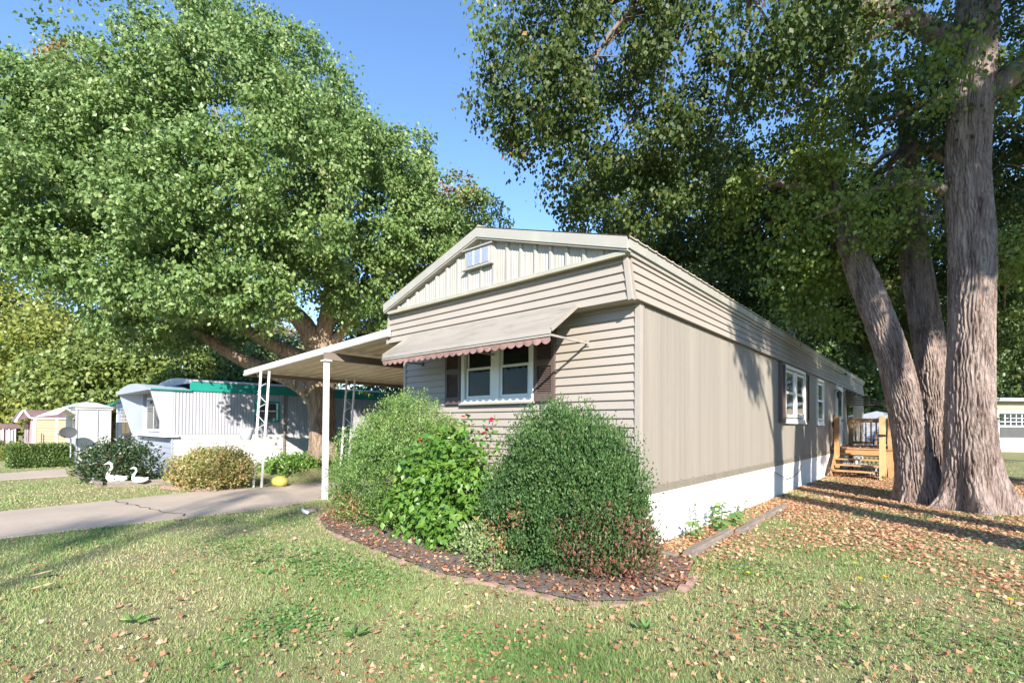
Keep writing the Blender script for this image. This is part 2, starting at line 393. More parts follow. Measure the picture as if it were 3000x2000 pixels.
def lobes_sprays(lobes, n_spray, per, spread, droop=0.25, inner=0.35, cut=None, flat=0.6):
    """points on sprays of leaves spread through the outer shell of a set of ellipsoid lobes"""
    L = np.array([l[:3] for l in lobes]); Rr = np.array([l[3:6] if len(l) > 4 else (l[3],)*3 for l in lobes], float)
    w = (Rr[:, 0]*Rr[:, 1]+Rr[:, 0]*Rr[:, 2]+Rr[:, 1]*Rr[:, 2]); w /= w.sum()
    k = rng.choice(len(lobes), n_spray*2, p=w)
    u = unit(rng.normal(size=(len(k), 3)))
    rad = 1-inner*rng.random(len(k))**1.6
    wob = 1+0.12*np.sin(u[:, 0]*5+k)*np.sin(u[:, 1]*6+k*2)+0.09*np.sin(u[:, 2]*9+k*3)
    C = L[k]+u*Rr[k]*(rad*wob)[:, None]
    # drop sprays buried deep inside other lobes
    q = np.min(np.linalg.norm((C[:, None]-L[None])/Rr[None], axis=2), axis=1)
    keep = (q > 0.62) & (C[:, 2] > 0.02)
    if cut is not None: keep &= cut(C)
    C, u = C[keep][:n_spray], u[keep][:n_spray]
    n = len(C)
    off = rng.normal(size=(n, per, 3))*spread*np.array([1, 1, flat])
    out = unit(u+np.array([0, 0, -droop])+rng.normal(size=(n, 3))*0.3)
    t = rng.random((n, per, 1))
    P = C[:, None]+off+out[:, None]*(t-0.5)*spread*2
    D = unit((out[:, None]*0.8+rng.normal(size=(n, per, 3))*0.75+np.array([0, 0, -droop*1.6])).reshape(-1, 3))
    sp = rng.random(n)
    tint = np.clip(sp[:, None]*0.45+rng.random((n, per))*0.55, 0, 1).ravel()
    return P.reshape(-1, 3), D, tint, C

def clumps(lobes, n, r0, r1, rz=.7, seed=0):
    g = np.random.default_rng(seed)
    L = np.array([l[:3] for l in lobes]); Rr = np.array([l[3] for l in lobes], float)
    k = g.choice(len(lobes), n*2, p=Rr**2/np.sum(Rr**2)); u = unit(g.normal(size=(n*2, 3)))
    C = L[k]+u*(Rr[k]*(.72+.34*g.random(n*2)))[:, None]
    q = np.min(np.linalg.norm(C[:, None]-L[None], axis=2)/Rr[None], axis=1)
    C = C[(q > .62)][:n]; r = r0+(r1-r0)*g.random(len(C))**1.5
    return [(c[0], c[1], c[2], a, a, a*rz) for c, a in zip(C, r)]

def h_ground(x, y):
    def ss(t): t = np.clip(t, 0, 1); return t*t*(3-2*t)
    return 0.30*ss((-8.9-x)/1.1)*ss((y+0.1)/1.3)+0.0*x

def fbm1(a, seed=0):
    r = np.random.default_rng(seed); o = np.zeros_like(a)
    for k in range(5):
        o += np.sin(a*(1.7**k)*1.3+r.random()*9)/(1.5**k)
    return o/2.6

def trunk(name, pts, rads, mat, parent, flare=0.0, nroot=5, ridge=0.02, n=72, seg=None, seed=0, nf=17):
    """trunk or heavy limb as one furrowed, root-flared surface swept along pts"""
    pts = np.array(pts, float); rads = np.array(rads, float)
    d = np.r_[0, np.cumsum(np.linalg.norm(np.diff(pts, axis=0), axis=1))]
    if seg is None: seg = max(10, int(d[-1]/0.05))
    t = np.linspace(0, d[-1], seg)
    def sm(arr):  # smooth the poly-line
        a = np.interp(t, d, arr); k = max(1, int(seg*0.06)); ker = np.ones(2*k+1)/(2*k+1)
        return np.convolve(np.pad(a, k, mode='reflect', reflect_type='odd'), ker, 'valid')
    C = np.stack([sm(pts[:, i]) for i in range(3)], 1); Rr = sm(rads)
    T = unit(np.gradient(C, axis=0))
    ref = np.array([1.0, 0, 0]) if abs(T[0, 0]) < .8 else np.array([0, 1.0, 0])
    SX = unit(ref-T*(T@ref)[:, None]); SY = np.cross(T, SX)
    th = np.linspace(0, 2*np.pi, n, endpoint=False)
    TH, TT = np.meshgrid(th, t)
    w = 1.2*fbm1(TT*2.2, seed)+0.9*np.sin(TT*7+TH*3+seed)+0.5*np.sin(TT*17-TH*5)
    w2 = 1.1*np.sin(TT*5+TH*2)+.8*np.sin(TT*13-TH*4+seed)+.6*np.sin(TT*27+TH*9)
    nf = int(nf/2)*2
    sp = 1.9*np.sin(TH*3+seed+.5*TT)+1.3*np.sin(TH*7+2*seed-.8*TT)+.7*np.sin(TH*13+1.9*TT)
    w2 = w2*(.6+.5*np.sin(TH*5+TT*1.7))+sp
    fur = np.abs(np.sin(TH*nf/2+w+.5*w2))**0.55
    fur2 = np.abs(np.sin(TH*nf/2*.73-w*1.3+w2))**.6
    big = 0.05*np.sin(TH*2+TT*.9+seed)+0.035*np.sin(TH*3-TT*1.6)
    rr = Rr[:, None]*(1+big)+ridge*(fur*0.9+fur2*0.7-1.1)
    if flare:
        e = np.exp(-np.maximum(0, TT)/0.42); e2 = np.exp(-TT/0.16)
        rr = rr+flare*e*(0.55+0.45*np.cos(TH*nroot+seed+TT))+flare*0.9*e2*np.maximum(0, np.cos(TH*nroot+seed))**2
    V = C[:, None]+(SX[:, None]*np.cos(TH)[..., None]+SY[:, None]*np.sin(TH)[..., None])*rr[..., None]
    V = V.reshape(-1, 3)
    i, j = np.meshgrid(np.arange(seg-1), np.arange(n), indexing='ij')
    a = i*n+j; b = i*n+(j+1) % n
    F = np.stack([a, b, b+n, a+n], -1).reshape(-1, 4)
    return np_mesh(name, V, F, None, mat, parent, smooth=True)

def limbs(name, start_pts, targets, mat, parent, r0=0.09, r1=0.015, sag=0.15, seed=1):
    """branches running from given starts to crown targets: one joined mesh"""
    rr = random.Random(seed); mb = MB()
    for tg in targets:
        s = min(start_pts, key=lambda q: (Vector(q)-Vector(tg)).length+rr.random()*1.5)
        a, b = Vector(s), Vector(tg); L = (b-a).length; P = []
        off = Vector((rr.uniform(-1, 1), rr.uniform(-1, 1), rr.uniform(.2, 1)))*L*sag
        for k in range(9):
            t = k/8; q = a.lerp(b, t)+off*math.sin(math.pi*t)*(1-.3*t)+Vector((rr.uniform(-1, 1), rr.uniform(-1, 1), rr.uniform(-1, 1)))*L*.02*(0 < k)
            P.append(q)
        rad0 = r0*(0.6+0.4*min(1, L/5))
        mb.tube(P, [rad0+(r1-rad0)*k/8 for k in range(9)], 7)
        for q in range(3):
            k = rr.randint(3, 7); c = P[k]; e = c+Vector((rr.uniform(-1, 1), rr.uniform(-1, 1), rr.uniform(-.6, .7)))*L*.28
            m2 = c.lerp(e, .5)+Vector((0, 0, .06*L))
            mb.tube([c, m2, e], [r1*1.4, r1, r1*.35], 5)
    return mb.build(name, mat, parent, smooth=True)

# ================================================================== the setting
def build_ground():
    xs = np.concatenate([[-300, -120, -60, -35, -25, -18], np.linspace(-14, -7, 36), np.linspace(-6.5, 7, 20), [12, 25, 60, 120, 300]])
    ys = np.concatenate([[-300, -120, -60, -30, -15, -8, -4, -2], np.linspace(-1, 4, 30), [6, 9, 14, 20, 30, 50, 90, 160, 300]])
    X, Y = np.meshgrid(xs, ys); Z = h_ground(X, Y)
    Z = np.where(np.abs(X) > 200, -0.0, Z)
    V = np.stack([X, Y, Z], -1).reshape(-1, 3); nx = len(xs)
    i, j = np.meshgrid(np.arange(len(ys)-1), np.arange(nx-1), indexing='ij'); a = i*nx+j
    F = np.stack([a, a+1, a+nx+1, a+nx], -1).reshape(-1, 4)
    o = np_mesh("ground", V, F, None, M['ground'], None, smooth=True); tag(o, kind='structure')
build_ground()

def slab(name, poly, z, th, mat):
    o = MB().prism(poly, 'z', z-th, z).build(name, mat); return tag(o, kind='structure')
drive_w = [(-8.55, -0.9), (-8.5, 0.3), (-8.45, 9.0), (-5.6, 9.0), (-6.15, -0.4), (-5.75, -1.3), (-5.72, -2.4), (-5.86, -4.6), (-6.0, -14), (-8.2, -14), (-8.3, -4.5), (-8.75, -1.6)]
slab("driveway", drive_w, 0.012, 0.06, M['concrete'])
slab("neighbour_driveway", [(-16.0, -30), (-14.0, -30), (-14.1, -4.5), (-14.3, -3.1), (-17.0, -2.9), (-16.2, -4.5)], 0.010, 0.05, M['concrete'])
def crack(path, w):
    mb = MB()
    for (a, b) in zip(path[:-1], path[1:]):
        mb.beam((a[0], a[1], 0.0145), (b[0], b[1], 0.0145), w*rnd.uniform(.5, 1.3), 0.003)
    return mb
pth = [(-8.45, -3.1)]
for k in range(15): pth.append((pth[-1][0]+0.17, -3.1+0.45*k/15+rnd.uniform(-.07, .07)))
ck = crack(pth, 0.022)
p2 = [(-8.3, 0.3)]
for k in range(10): p2.append((p2[-1][0]+.2, .3+rnd.uniform(-.04, .04)))
ck2 = crack(p2, 0.012); ck.add(ck2.v, ck2.f)
tag(ck.build("driveway_crack", M['crack']), kind='structure')

bed = [(-4.75, -0.15), (-4.7, -1.05), (-4.3, -1.45), (-3.6, -1.72), (-2.2, -1.88), (-1.0, -1.95), (-.45, -1.8), (.33, -1.68), (.68, -1.35), (.80, -.79), (.62, -.1), (.55, 0.1), (0.05, 0.1), (-.1, -.05)]
def mulch_bed():
    mb = MB(); cx, cy = -1.9, -0.7; n = len(bed); vs = [(cx, cy, 0.06)]+[(x, y, 0.018) for x, y in bed]+[(cx+(x-cx)*.8, cy+(y-cy)*.8, 0.05) for x, y in bed]
    fs = [(0, n+1+i, n+1+(i+1) % n) for i in range(n)]+[(1+i, 1+(i+1) % n, n+1+(i+1) % n, n+1+i) for i in range(n)]
    mb.add(vs, fs); return tag(mb.build("flower_bed_soil", M['mulch'], smooth=True), kind='structure')
mulch_bed()

# ================================================================== mobile home
W, LEN = 4.27, 20.3
house = empty("mobile_home", (-2.1, 10, 0), "long beige mobile home with gabled metal roof and scalloped awning over its front window", "mobile home")
box("core_wall", M['dark'], house, -W+.03, -.03, .07, LEN-.05, .05, 3.2)
# --- front wall: lap boards, each one its own part
def lap_board_mesh(L, h=0.1016, lip=0.018):
    # along x from 0 to L, bottom at z 0; section: lip proud at the bottom, nearly flush at the top
    poly = [(0.012, 0.0), (-lip, 0.0), (-lip-.001, 0.006), (0.004, h), (0.012, h)]
    return MB().prism(poly, 'x', 0, L).mesh("lap_board")
_bm = {}
def board(x0, x1, z, parent, y=0.0, mat='siding', h=0.1016, name="siding_board"):
    key = (round(x1-x0, 3), mat, round(h, 4))
    if key not in _bm:
        me = lap_board_mesh(x1-x0, h); me.materials.append(M[mat]); _bm[key] = me
    return link_mesh(name, _bm[key], None, parent, (x0, y, z))
WX0, WX1, WZ0, WZ1 = -2.82, -1.47, 1.70, 2.66
zl = [2.2819+.1016*4-.1016*k for k in range(21)]
for z in zl:
    if z+.1016 > WZ0+.02 and z < WZ1:
        board(-W+.05, WX0, z, house); board(WX1, -.05, z, house)
    else: board(-W+.05, -.05, z, house)
box("sheathing", M['siding'], house, -W+.04, WX0+.01, .011, .07, .6, 3.19)
box("sheathing", M['siding'], house, WX1-.01, -.04, .011, .07, .6, 3.19)
box("sheathing", M['siding'], house, WX0+.01, WX1-.01, .011, .07, .6, WZ0)
box("sheathing", M['siding'], house, WX0+.01, WX1-.01, .011, .07, WZ1, 3.19)
box("corner_trim", M['siding'], house, -.05, .012, -.024, .05, .56, 2.74)
box("corner_trim", M['siding'], house, -W-.012, -W+.05, -.024, .05, .56, 2.74)
# skirting, front and side
box("front_skirting", M['skirt'], house, -W, -.002, .004, .05, .0, .60)
def skirt_sheets():
    y = .02; me = None
    while y < LEN-.1:
        L = min(2.42, LEN-.05-y)
        box("skirting_sheet", M['skirt'], house, -.045, -.004, y, y+L-.004, .0, .508)
        y += L
    y = .02
    while y < LEN-.1:
        L = min(3.62, LEN-.05-y)
        box("skirting_rail", M['skirt'], house, -.04, .008, y, y+L-.003, .512, .612)
        y += L
skirt_sheets()
# --- long side wall: ribbed sheets
def ribbed_sheet(L, z0, z1, pitch, depth, name):
    mb = MB(); prof = [];  y = 0
    while y < L-1e-6:
        p = min(pitch, L-y)
        prof += [(y, 0), (y+p*.62, 0), (y+p*.72, -depth), (y+p*.90, -depth)]; y += p
    prof.append((L, 0))
    vs = []; fs = []
    for (yy, dx) in prof: vs += [(dx, yy, z0), (dx, yy, z1)]
    for i in range(len(prof)-1): fs.append((2*i, 2*i+2, 2*i+3, 2*i+1))
    mb.add(vs, fs); return mb.mesh(name)
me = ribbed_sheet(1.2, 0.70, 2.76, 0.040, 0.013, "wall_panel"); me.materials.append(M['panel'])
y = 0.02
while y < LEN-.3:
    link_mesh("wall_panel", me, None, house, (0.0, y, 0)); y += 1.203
mb = MB(); y = .3
while y < 12.5:
    for z in (.66, .72, 2.70): mb.box(.010, .016, y-.004, y+.004, z-.004, z+.004)
    y += .40
tag(mb.build("wall_screws", M['black'], house), kind='stuff')
box("belt_trim", M['belt'], house, -.03, .012, .0, LEN-.05, .615, .685)
box("belt_trim", M['belt'], house, -.03, .006, .0, LEN-.05, .685, .705)
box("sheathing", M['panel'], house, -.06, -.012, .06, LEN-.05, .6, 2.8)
box("corner_trim", M['panel'], house, -.06, .013, .051, .075, .61, 2.75)
# --- mansard band
def mansard():
    zb, zt = 2.735, 3.205
    n = 5; hh = .1016
    for k in range(5):
        z = zb+hh*k; z1 = min(zt, z+hh)
        t = (z-zb)/(zt-zb)
        xl, xr = -W-.215+.05*t, -.012-.06*t
        me = MB().prism([(.012, 0), (-.020, 0), (-.021, .006), (.002, z1-z), (.012, z1-z)], 'x', xl+.03, xr-.02).mesh("mansard_board")
        link_mesh("mansard_board", me, M['siding'], house, (0, -.2, z))
        # long side boards, sloping in towards the top
        x = .035-.065*t; x2 = .035-.065*(z1-zb)/(zt-zb)
        mb = MB().prism([(x-.02, z), (x+.020, z), (x+.020, z+.006), (x2+.0, z1), (x2-.02, z1)], 'y', 0, 1)
        vs = []
        for v in mb.v: vs.append((v[0], -.16 if v[1] == 0 else LEN, v[2]))
        mb.v = vs
        mb.build("mansard_board", M['siding'], house)
        xa = -W-.215+.05*t
        mb = MB(); mb.box(xa, xa+.02, -.16, LEN, z, z1-.004).build("mansard_board", M['siding'], house)
    MB().beam((-.0, -.205, zb-.01), (-.065, -.205, zt), .05, .05, (0, 1, 0)).build("mansard_corner_trim", M['siding'], house)
    MB().beam((-W-.2, -.205, zb-.01), (-W-.155, -.205, zt), .04, .05, (0, 1, 0)).build("mansard_corner_trim", M['siding'], house)
    box("soffit", M['siding'], house, -W-.2, .02, -.19, -.01, zb-.006, zb+.006)
    box("soffit", M['belt'], house, .013, .034, .0, LEN, zb-.004, zb+.006)
    box("mansard_backing", M['siding'], house, -W-.15, -.08, -.185, LEN-.01, zb+.01, zt)
mansard()
# --- gable with ribbed sheet
RX, RZ = -2.24, 3.93        # ridge
EX0, EX1, EZ = -4.43, 0.015, 3.235
def slope_z(x): return EZ+(RZ-EZ)*((x-EX0)/(RX-EX0) if x < RX else (EX1-x)/(EX1-RX))
MB().prism([(EX0+.12, 3.20), (EX1-.08, 3.20), (EX1-.08, 3.24), (RX, RZ), (EX0+.12, 3.24)], 'y', -.235, -.19).build("gable_sheet", M['cream'], house)
x = -.33
xs_r = []
while x > EX0+.22: xs_r.append(x); x -= .2365
for x in xs_r:
    zt = slope_z(x)-.03
    MB().prism([(x-.030, -.234), (x-.016, -.262), (x+.016, -.262), (x+.030, -.234)], 'z', 3.215, zt).build("panel_rib", M['cream'], house)
    mb = MB()
    for dx in (.085, .125, .165):
        xx = x+dx-.0
        if xx < EX1-.15: mb.prism([(xx-.007, -.234), (xx, -.240), (xx+.007, -.234)], 'z', 3.215, slope_z(xx)-.02)
    if mb.v: tag(mb.build("panel_bead", M['cream'], house), kind='stuff')
box("gable_sill_trim", M['cream'], house, EX0+.06, EX1-.02, -.30, -.19, 3.206, 3.238)
box("gable_sill_edge", M['cream_edge'], house, EX0+.1, EX1-.04, -.303, -.26, 3.190, 3.204)
# rake fascia and under-trim
for (xa, za, xb, zb) in ((EX0, EZ, RX, RZ), (EX1, EZ, RX, RZ)):
    MB().prism([(xa, za), (xa, za+.125), (xb, zb+.125), (xb, zb)], 'y', -.335, -.30).build("rake_fascia", M['cream'], house)
    MB().prism([(xa, za-.02), (xa, za-.003), (xb, zb-.003), (xb, zb-.022)], 'y', -.322, -.236).build("rake_under_trim", M['cream'], house)
# roof sheets with ribs: each sheet a part
def roof_sheet(y0, y1, side):
    xa = EX0-.02 if side < 0 else EX1+.03
    zr = RZ+.14; ze = EZ+.13
    prof = []; w = y1-y0; nr = 4
    for k in range(nr):
        a = w*k/nr; prof += [(a, 0), (a+w/nr*.72, 0), (a+w/nr*.80, .011), (a+w/nr*.92, .011)]
    prof.append((w, 0))
    mb = MB(); vs = []; fs = []
    for (yy, dz) in prof: vs += [(xa, y0+yy, ze+dz), (RX, y0+yy, zr+dz), (xa, y0+yy, ze+dz-.012), (RX, y0+yy, zr+dz-.012)]
    for i in range(len(prof)-1):
        a = 4*i; fs += [(a, a+4, a+5, a+1), (a+2, a+3, a+7, a+6), (a, a+2, a+6, a+4)]
    mb.add(vs, fs); return mb.build("roof_sheet", M['roof'], house)
y = -.33
while y < LEN+.1:
    roof_sheet(y, y+.91, 1); roof_sheet(y, y+.91, -1); y += .912
YE = y
MB().prism([(RX-.16, RZ+.105), (RX, RZ+.175), (RX+.16, RZ+.105), (RX, RZ+.15)], 'y', -.30, YE).build("ridge_cap", M['roof'], house)
box("eave_fascia", M['cream'], house, EX1-.012, EX1+.012, -.30, YE-.05, EZ+.015, EZ+.118)
box("eave_gutter_lip", M['cream'], house, EX1-.075, EX1-.014, -.235, YE-.05, EZ-.03, EZ+.012)
box("eave_fascia", M['cream'], house, EX0-.012, EX0+.012, -.30, YE-.05, EZ+.015, EZ+.118)
box("rear_gable", M['cream'], house, -W, -.02, LEN-.05, LEN, .05, 3.3)
# gable vent
v = box("gable_vent", M['cream'], house, -2.51, -2.0, -.285, -.262, 3.545, 3.795)
box("vent_grille", M['ventw'], v, -2.475, -2.04, -.289, -.284, 3.570, 3.770)
mb = MB()
for k in range(13): mb.box(-2.468, -2.052, -.296, -.289, 3.574+k*.0152, 3.582+k*.0152)
tag(mb.build("louvre_slats", M['ventw'], v), kind='stuff')
for x in (-2.33, -2.19): box("vent_bar", M['white'], v, x-.006, x+.006, -.301, -.290, 3.57, 3.77)
box("vent_lip", M['cream'], v, -2.55, -1.97, -.315, -.262, 3.795, 3.812)
box("vent_lip", M['cream'], v, -2.55, -1.97, -.315, -.262, 3.525, 3.545)
# --- front window pair
def frame(name, mat, parent, x0, x1, z0, z1, y0, y1, w, wb=None):
    wb = wb or w
    mb = MB(); mb.box(x0, x0+w, y0, y1, z0, z1).box(x1-w, x1, y0, y1, z0, z1).box(x0+w, x1-w, y0, y1, z1-w, z1).box(x0+w, x1-w, y0, y1, z0, z0+wb)
    return mb.build(name, mat, parent)
win = frame("front_window", M['white'], house, WX0-.01, WX1+.01, WZ0, WZ1, -.05, .012, .065, .06)
box("window_mullion", M['white'], win, -2.225, -2.075, -.045, .012, WZ0+.06, WZ1-.065)
box("window_sill", M['siding'], win, WX0-.03, WX1+.03, -.075, -.002, WZ0-.03, WZ0-.002)
for (a, b) in ((-2.745, -2.23), (-2.07, -1.545)):
    frame("lower_sash", M['sash'], win, a, b, WZ0+.065, 2.205, -.018, .010, .035)
    frame("upper_sash", M['sash'], win, a+.004, b-.004, 2.175, WZ1-.07, -.003, .018, .03)
    box("window_pane", M['glass'], win, a+.03, b-.03, -.004, .0, WZ0+.095, 2.175)
    box("window_pane", M['glass'], win, a+.03, b-.03, .008, .011, 2.205, WZ1-.1)
    box("insect_screen", M['screen'], win, a+.10, b-.03, .035, .04, WZ0+.07, 2.2)
    box("curtain", M['curtain'], win, a+.0, a+.10, .03, .045, WZ0+.07, 2.2)
    box("roller_blind", M['blind'], win, a+.0, b-.0, .028, .034, 2.2, WZ1-.05)
# --- shutters
def shutter(x0, x1, z0, z1, nm="shutter"):
    s = frame(nm, M['shutter'], house, x0, x1, z0, z1, -.055, -.012, .045, .10)
    zm = (z0+z1)/2-.01
    box("shutter_rail", M['shutter'], s, x0+.045, x1-.045, -.055, -.012, zm-.04, zm+.04)
    box("shutter_back", M['shutter'], s, x0+.02, x1-.02, -.022, -.013, z0+.02, z1-.02)
    mb = MB()
    for (a, b) in ((z0+.10, zm-.04), (zm+.04, z1-.045)):
        n = int((b-a)/.027)
        for k in range(n):
            z = a+.007+k*.027
            mb.beam((x0+.045, -.037, z+.008), (x1-.045, -.037, z+.008), .028, .005, (0, -.75, .75))
    tag(mb.build("louvre_slats", M['shutter'], s), kind='stuff')
shutter(-3.185, -2.85, 1.69, 2.68); shutter(-1.445, -1.13, 1.69, 2.68)
# --- awning over the front window
AX0, AX1, AY, AZT, AZB = -3.80, -.66, -.74, 2.775, 2.41
def awning():
    aw = MB()
    n = 22
    for k in range(n):   # stepped metal strips
        t0, t1 = k/n, (k+1)/n
        y0 = -.218+(AY+.218)*t0; y1 = -.218+(AY+.218)*t1
        z0 = AZT+(AZB-AZT)*t0; z1 = AZT+(AZB-AZT)*t1
        e = .05*(1-t0)
        aw.prism([(y0, z0), (y1, z1+.013), (y1, z1-.004), (y0, z0-.010)], 'x', AX0, AX1)
    a = aw.build("window_awning", M['awning'], house)
    box("awning_header", M['awning'], a, AX0, AX1, -.232, -.216, AZT-.005, AZT+.022)
    MB().beam((AX1+.006, -.225, AZT-.002), (AX1+.006, AY, AZB), .012, .045, (0, 0, 1)).build("awning_side_rail", M['awning'], a)
    MB().beam((AX0-.006, -.225, AZT-.002), (AX0-.006, AY, AZB), .012, .045, (0, 0, 1)).build("awning_side_rail", M['awning'], a)
    MB().prism([(AY-.004, AZB+.005), (AY-.022, AZB-.045), (AY-.010, AZB-.047), (AY+.004, AZB)], 'x', AX0-.006, AX1+.006).build("awning_front_strip", M['awning'], a)
    MB().prism([(AY-.010, AZB-.049), (AY-.030, AZB-.075), (AY-.022, AZB-.079), (AY+.0, AZB-.055)], 'x', AX0-.006, AX1+.006).build("awning_front_strip", M['awning'], a)
    # scalloped valance
    mb = MB(); per = .128; n = int(round((AX1-AX0)/per)); per = (AX1-AX0)/n; zt = AZB-.080
    for k in range(n):
        xa = AX0+k*per; N_ = 8; top = []; bot = []
        for i in range(N_+1):
            x_ = xa+per*i/N_; d = .038+.034*math.sin(math.pi*i/N_)**.8 if 0 < i < N_ else .038
            top.append(x_); bot.append(d)
        for i in range(N_):
            yy = AY-.018
            mb.add([(top[i], yy, zt), (top[i+1], yy, zt), (top[i+1], yy+.012, zt-bot[i+1]), (top[i], yy+.012, zt-bot[i]), (top[i], yy+.004, zt), (top[i+1], yy+.004, zt), (top[i+1], yy+.015, zt-bot[i+1]), (top[i], yy+.015, zt-bot[i])],
                   [(0, 1, 2, 3), (7, 6, 5, 4), (3, 2, 6, 7)])
    mb.build("valance", M['valance'], a)
    for x in (AX0+.01, -2.16, AX1):
        MB().beam((x, AY+.0, AZB-.06), (x, -.0 if x != -2.16 else -.05, AZB-.055), .022, .022).build("awning_arm", M['awning'], a)
        box("arm_bracket", M['awning'], a, x-.02, x+.02, -.028, -.016, AZB-.09, AZB-.02)
awning()
# --- side windows and door (facing +x)
def side_window(y0, y1, z0, z1, halves=1, shut=None):
    def fr(name, mat, parent, ya, yb, za, zb, xa, xb, w):
        return MB().box(xa, xb, ya, ya+w, za, zb).box(xa, xb, yb-w, yb, za, zb).box(xa, xb, ya+w, yb-w, zb-w, zb).box(xa, xb, ya+w, yb-w, za, za+w).build(name, mat, parent)
    w = fr("side_window", M['white'], house, y0, y1, z0, z1, -.004, .05, .07)
    n = halves; span = (y1-y0-.14-(n-1)*.22)/n
    for k in range(n):
        a = y0+.07+k*(span+.22); b = a+span; zm = (z0+z1)/2+.02
        if k: box("window_mullion", M['white'], w, -.004, .045, a-.22, a, z0+.1, z1-.1)
        fr("upper_sash", M['sash'], w, a, b, zm-.02, z1-.1, .0, .022, .055)
        fr("lower_sash", M['sash'], w, a, b, z0+.1, zm+.03, .01, .035, .055)
        box("window_pane", M['farglass'], w, .010, .014, a+.05, b-.05, zm+.03, z1-.15)
        box("window_pane", M['farglass'], w, .018, .022, a+.05, b-.05, z0+.15, zm-.02)
        box("curtain", M['screen'], w, -.001, .003, a, b, z0+.1, z1-.1)
    box("window_sill", M['white'], w, .0, .065, y0-.03, y1+.03, z0-.035, z0-.002)
    return w
side_window(6.40, 8.42, 1.50, 2.70, 2)
side_window(9.92, 10.85, 1.48, 2.68, 1)
for (a, b) in ((6.02, 6.37), (8.45, 8.80)):
    s = MB().box(.002, .062, a, a+.05, 1.48, 2.71).box(.002, .062, b-.05, b, 1.48, 2.71).box(.002, .062, a+.05, b-.05, 2.65, 2.71).box(.002, .062, a+.05, b-.05, 1.48, 1.56).build("side_shutter", M['shutter'], house)
    mb = MB(); k = 0
    while 1.57+k*.03 < 2.64: mb.box(.004, .034, a+.05, b-.05, 1.57+k*.03, 1.586+k*.03); k += 1
    tag(mb.build("louvre_slats", M['shutter'], s), kind='stuff')
door = box("side_door", M['white'], house, .0, .045, 13.15, 14.1, .72, 2.70)
box("door_pane", M['farglass'], door, .045, .050, 13.28, 13.97, 1.75, 2.55)
box("door_casing", M['white'], door, .0, .06, 13.08, 13.149, .70, 2.76)
box("door_casing", M['white'], door, .0, .06, 14.101, 14.17, .70, 2.76)
MB().tube([(.05, 14.0, 1.62), (.10, 14.0, 1.62)], .025, 8).build("door_handle", M['black'], door)
box("porch_window", M['farglass'], house, .0, .03, 15.6, 16.9, 1.5, 2.2)
# wall lamp
lm = MB().tube([(.01, 12.85, 2.52), (.12, 12.85, 2.56), (.14, 12.85, 2.48)], .014, 6).build("wall_lamp", M['lamp'], house)
MB().tube([(.14, 12.85, 2.26), (.14, 12.85, 2.30), (.14, 12.85, 2.46), (.14, 12.85, 2.52)], [.03, .055, .075, .02], 8).build("lamp_shade", M['lamp'], lm)
# dark slatted awning past the door
aw2 = MB()
for k in range(9):
    t = k/9; x0 = .03+t*.95; z0 = 2.66-t*.48
    aw2.prism([(x0, z0), (x0+.115, z0-.052), (x0+.115, z0-.075), (x0, z0-.02)], 'y', 15.3, 17.6)
aw2 = aw2.build("slatted_awning", M['shutter'], house)
box("awning_header", M['shutter'], aw2, .02, .05, 15.3, 17.6, 2.66, 2.70)
for k in range(9):
    z = 2.64-.058*k
    MB().prism([(.02, z), (.06+.125*k+.10, z), (.06+.125*k+.16, z-.03), (.02, z-.03)], 'y', 15.27-.004*k, 15.30).build("end_slat", M['shutter'], aw2)
# roof vent pipe, electrical conduit, low cable
vp = MB().tube([(-.55, 9.9, 3.62), (-.55, 9.9, 4.0)], .075, 12).build("vent_pipe", M['steel'], house)
MB().tube([(-.55, 9.9, 4.0), (-.55, 9.9, 4.03), (-.55, 9.9, 4.10)], [.11, .11, .03], 12).build("pipe_cap", M['steel'], vp)
MB().tube([(.03, 12.55, .75), (.03, 12.55, 1.74), (.03, 12.75, 1.78), (.03, 12.75, .75)], .018, 6).build("conduit", M['black'], house)
MB().tube([(.02, 5.7, .50), (.03, 6.0, .42), (.035, 6.6, .30), (.035, 7.2, .30), (.03, 7.8, .38), (.02, 8.1, .50)], .007, 5).build("slack_cable", M['cable'], house)

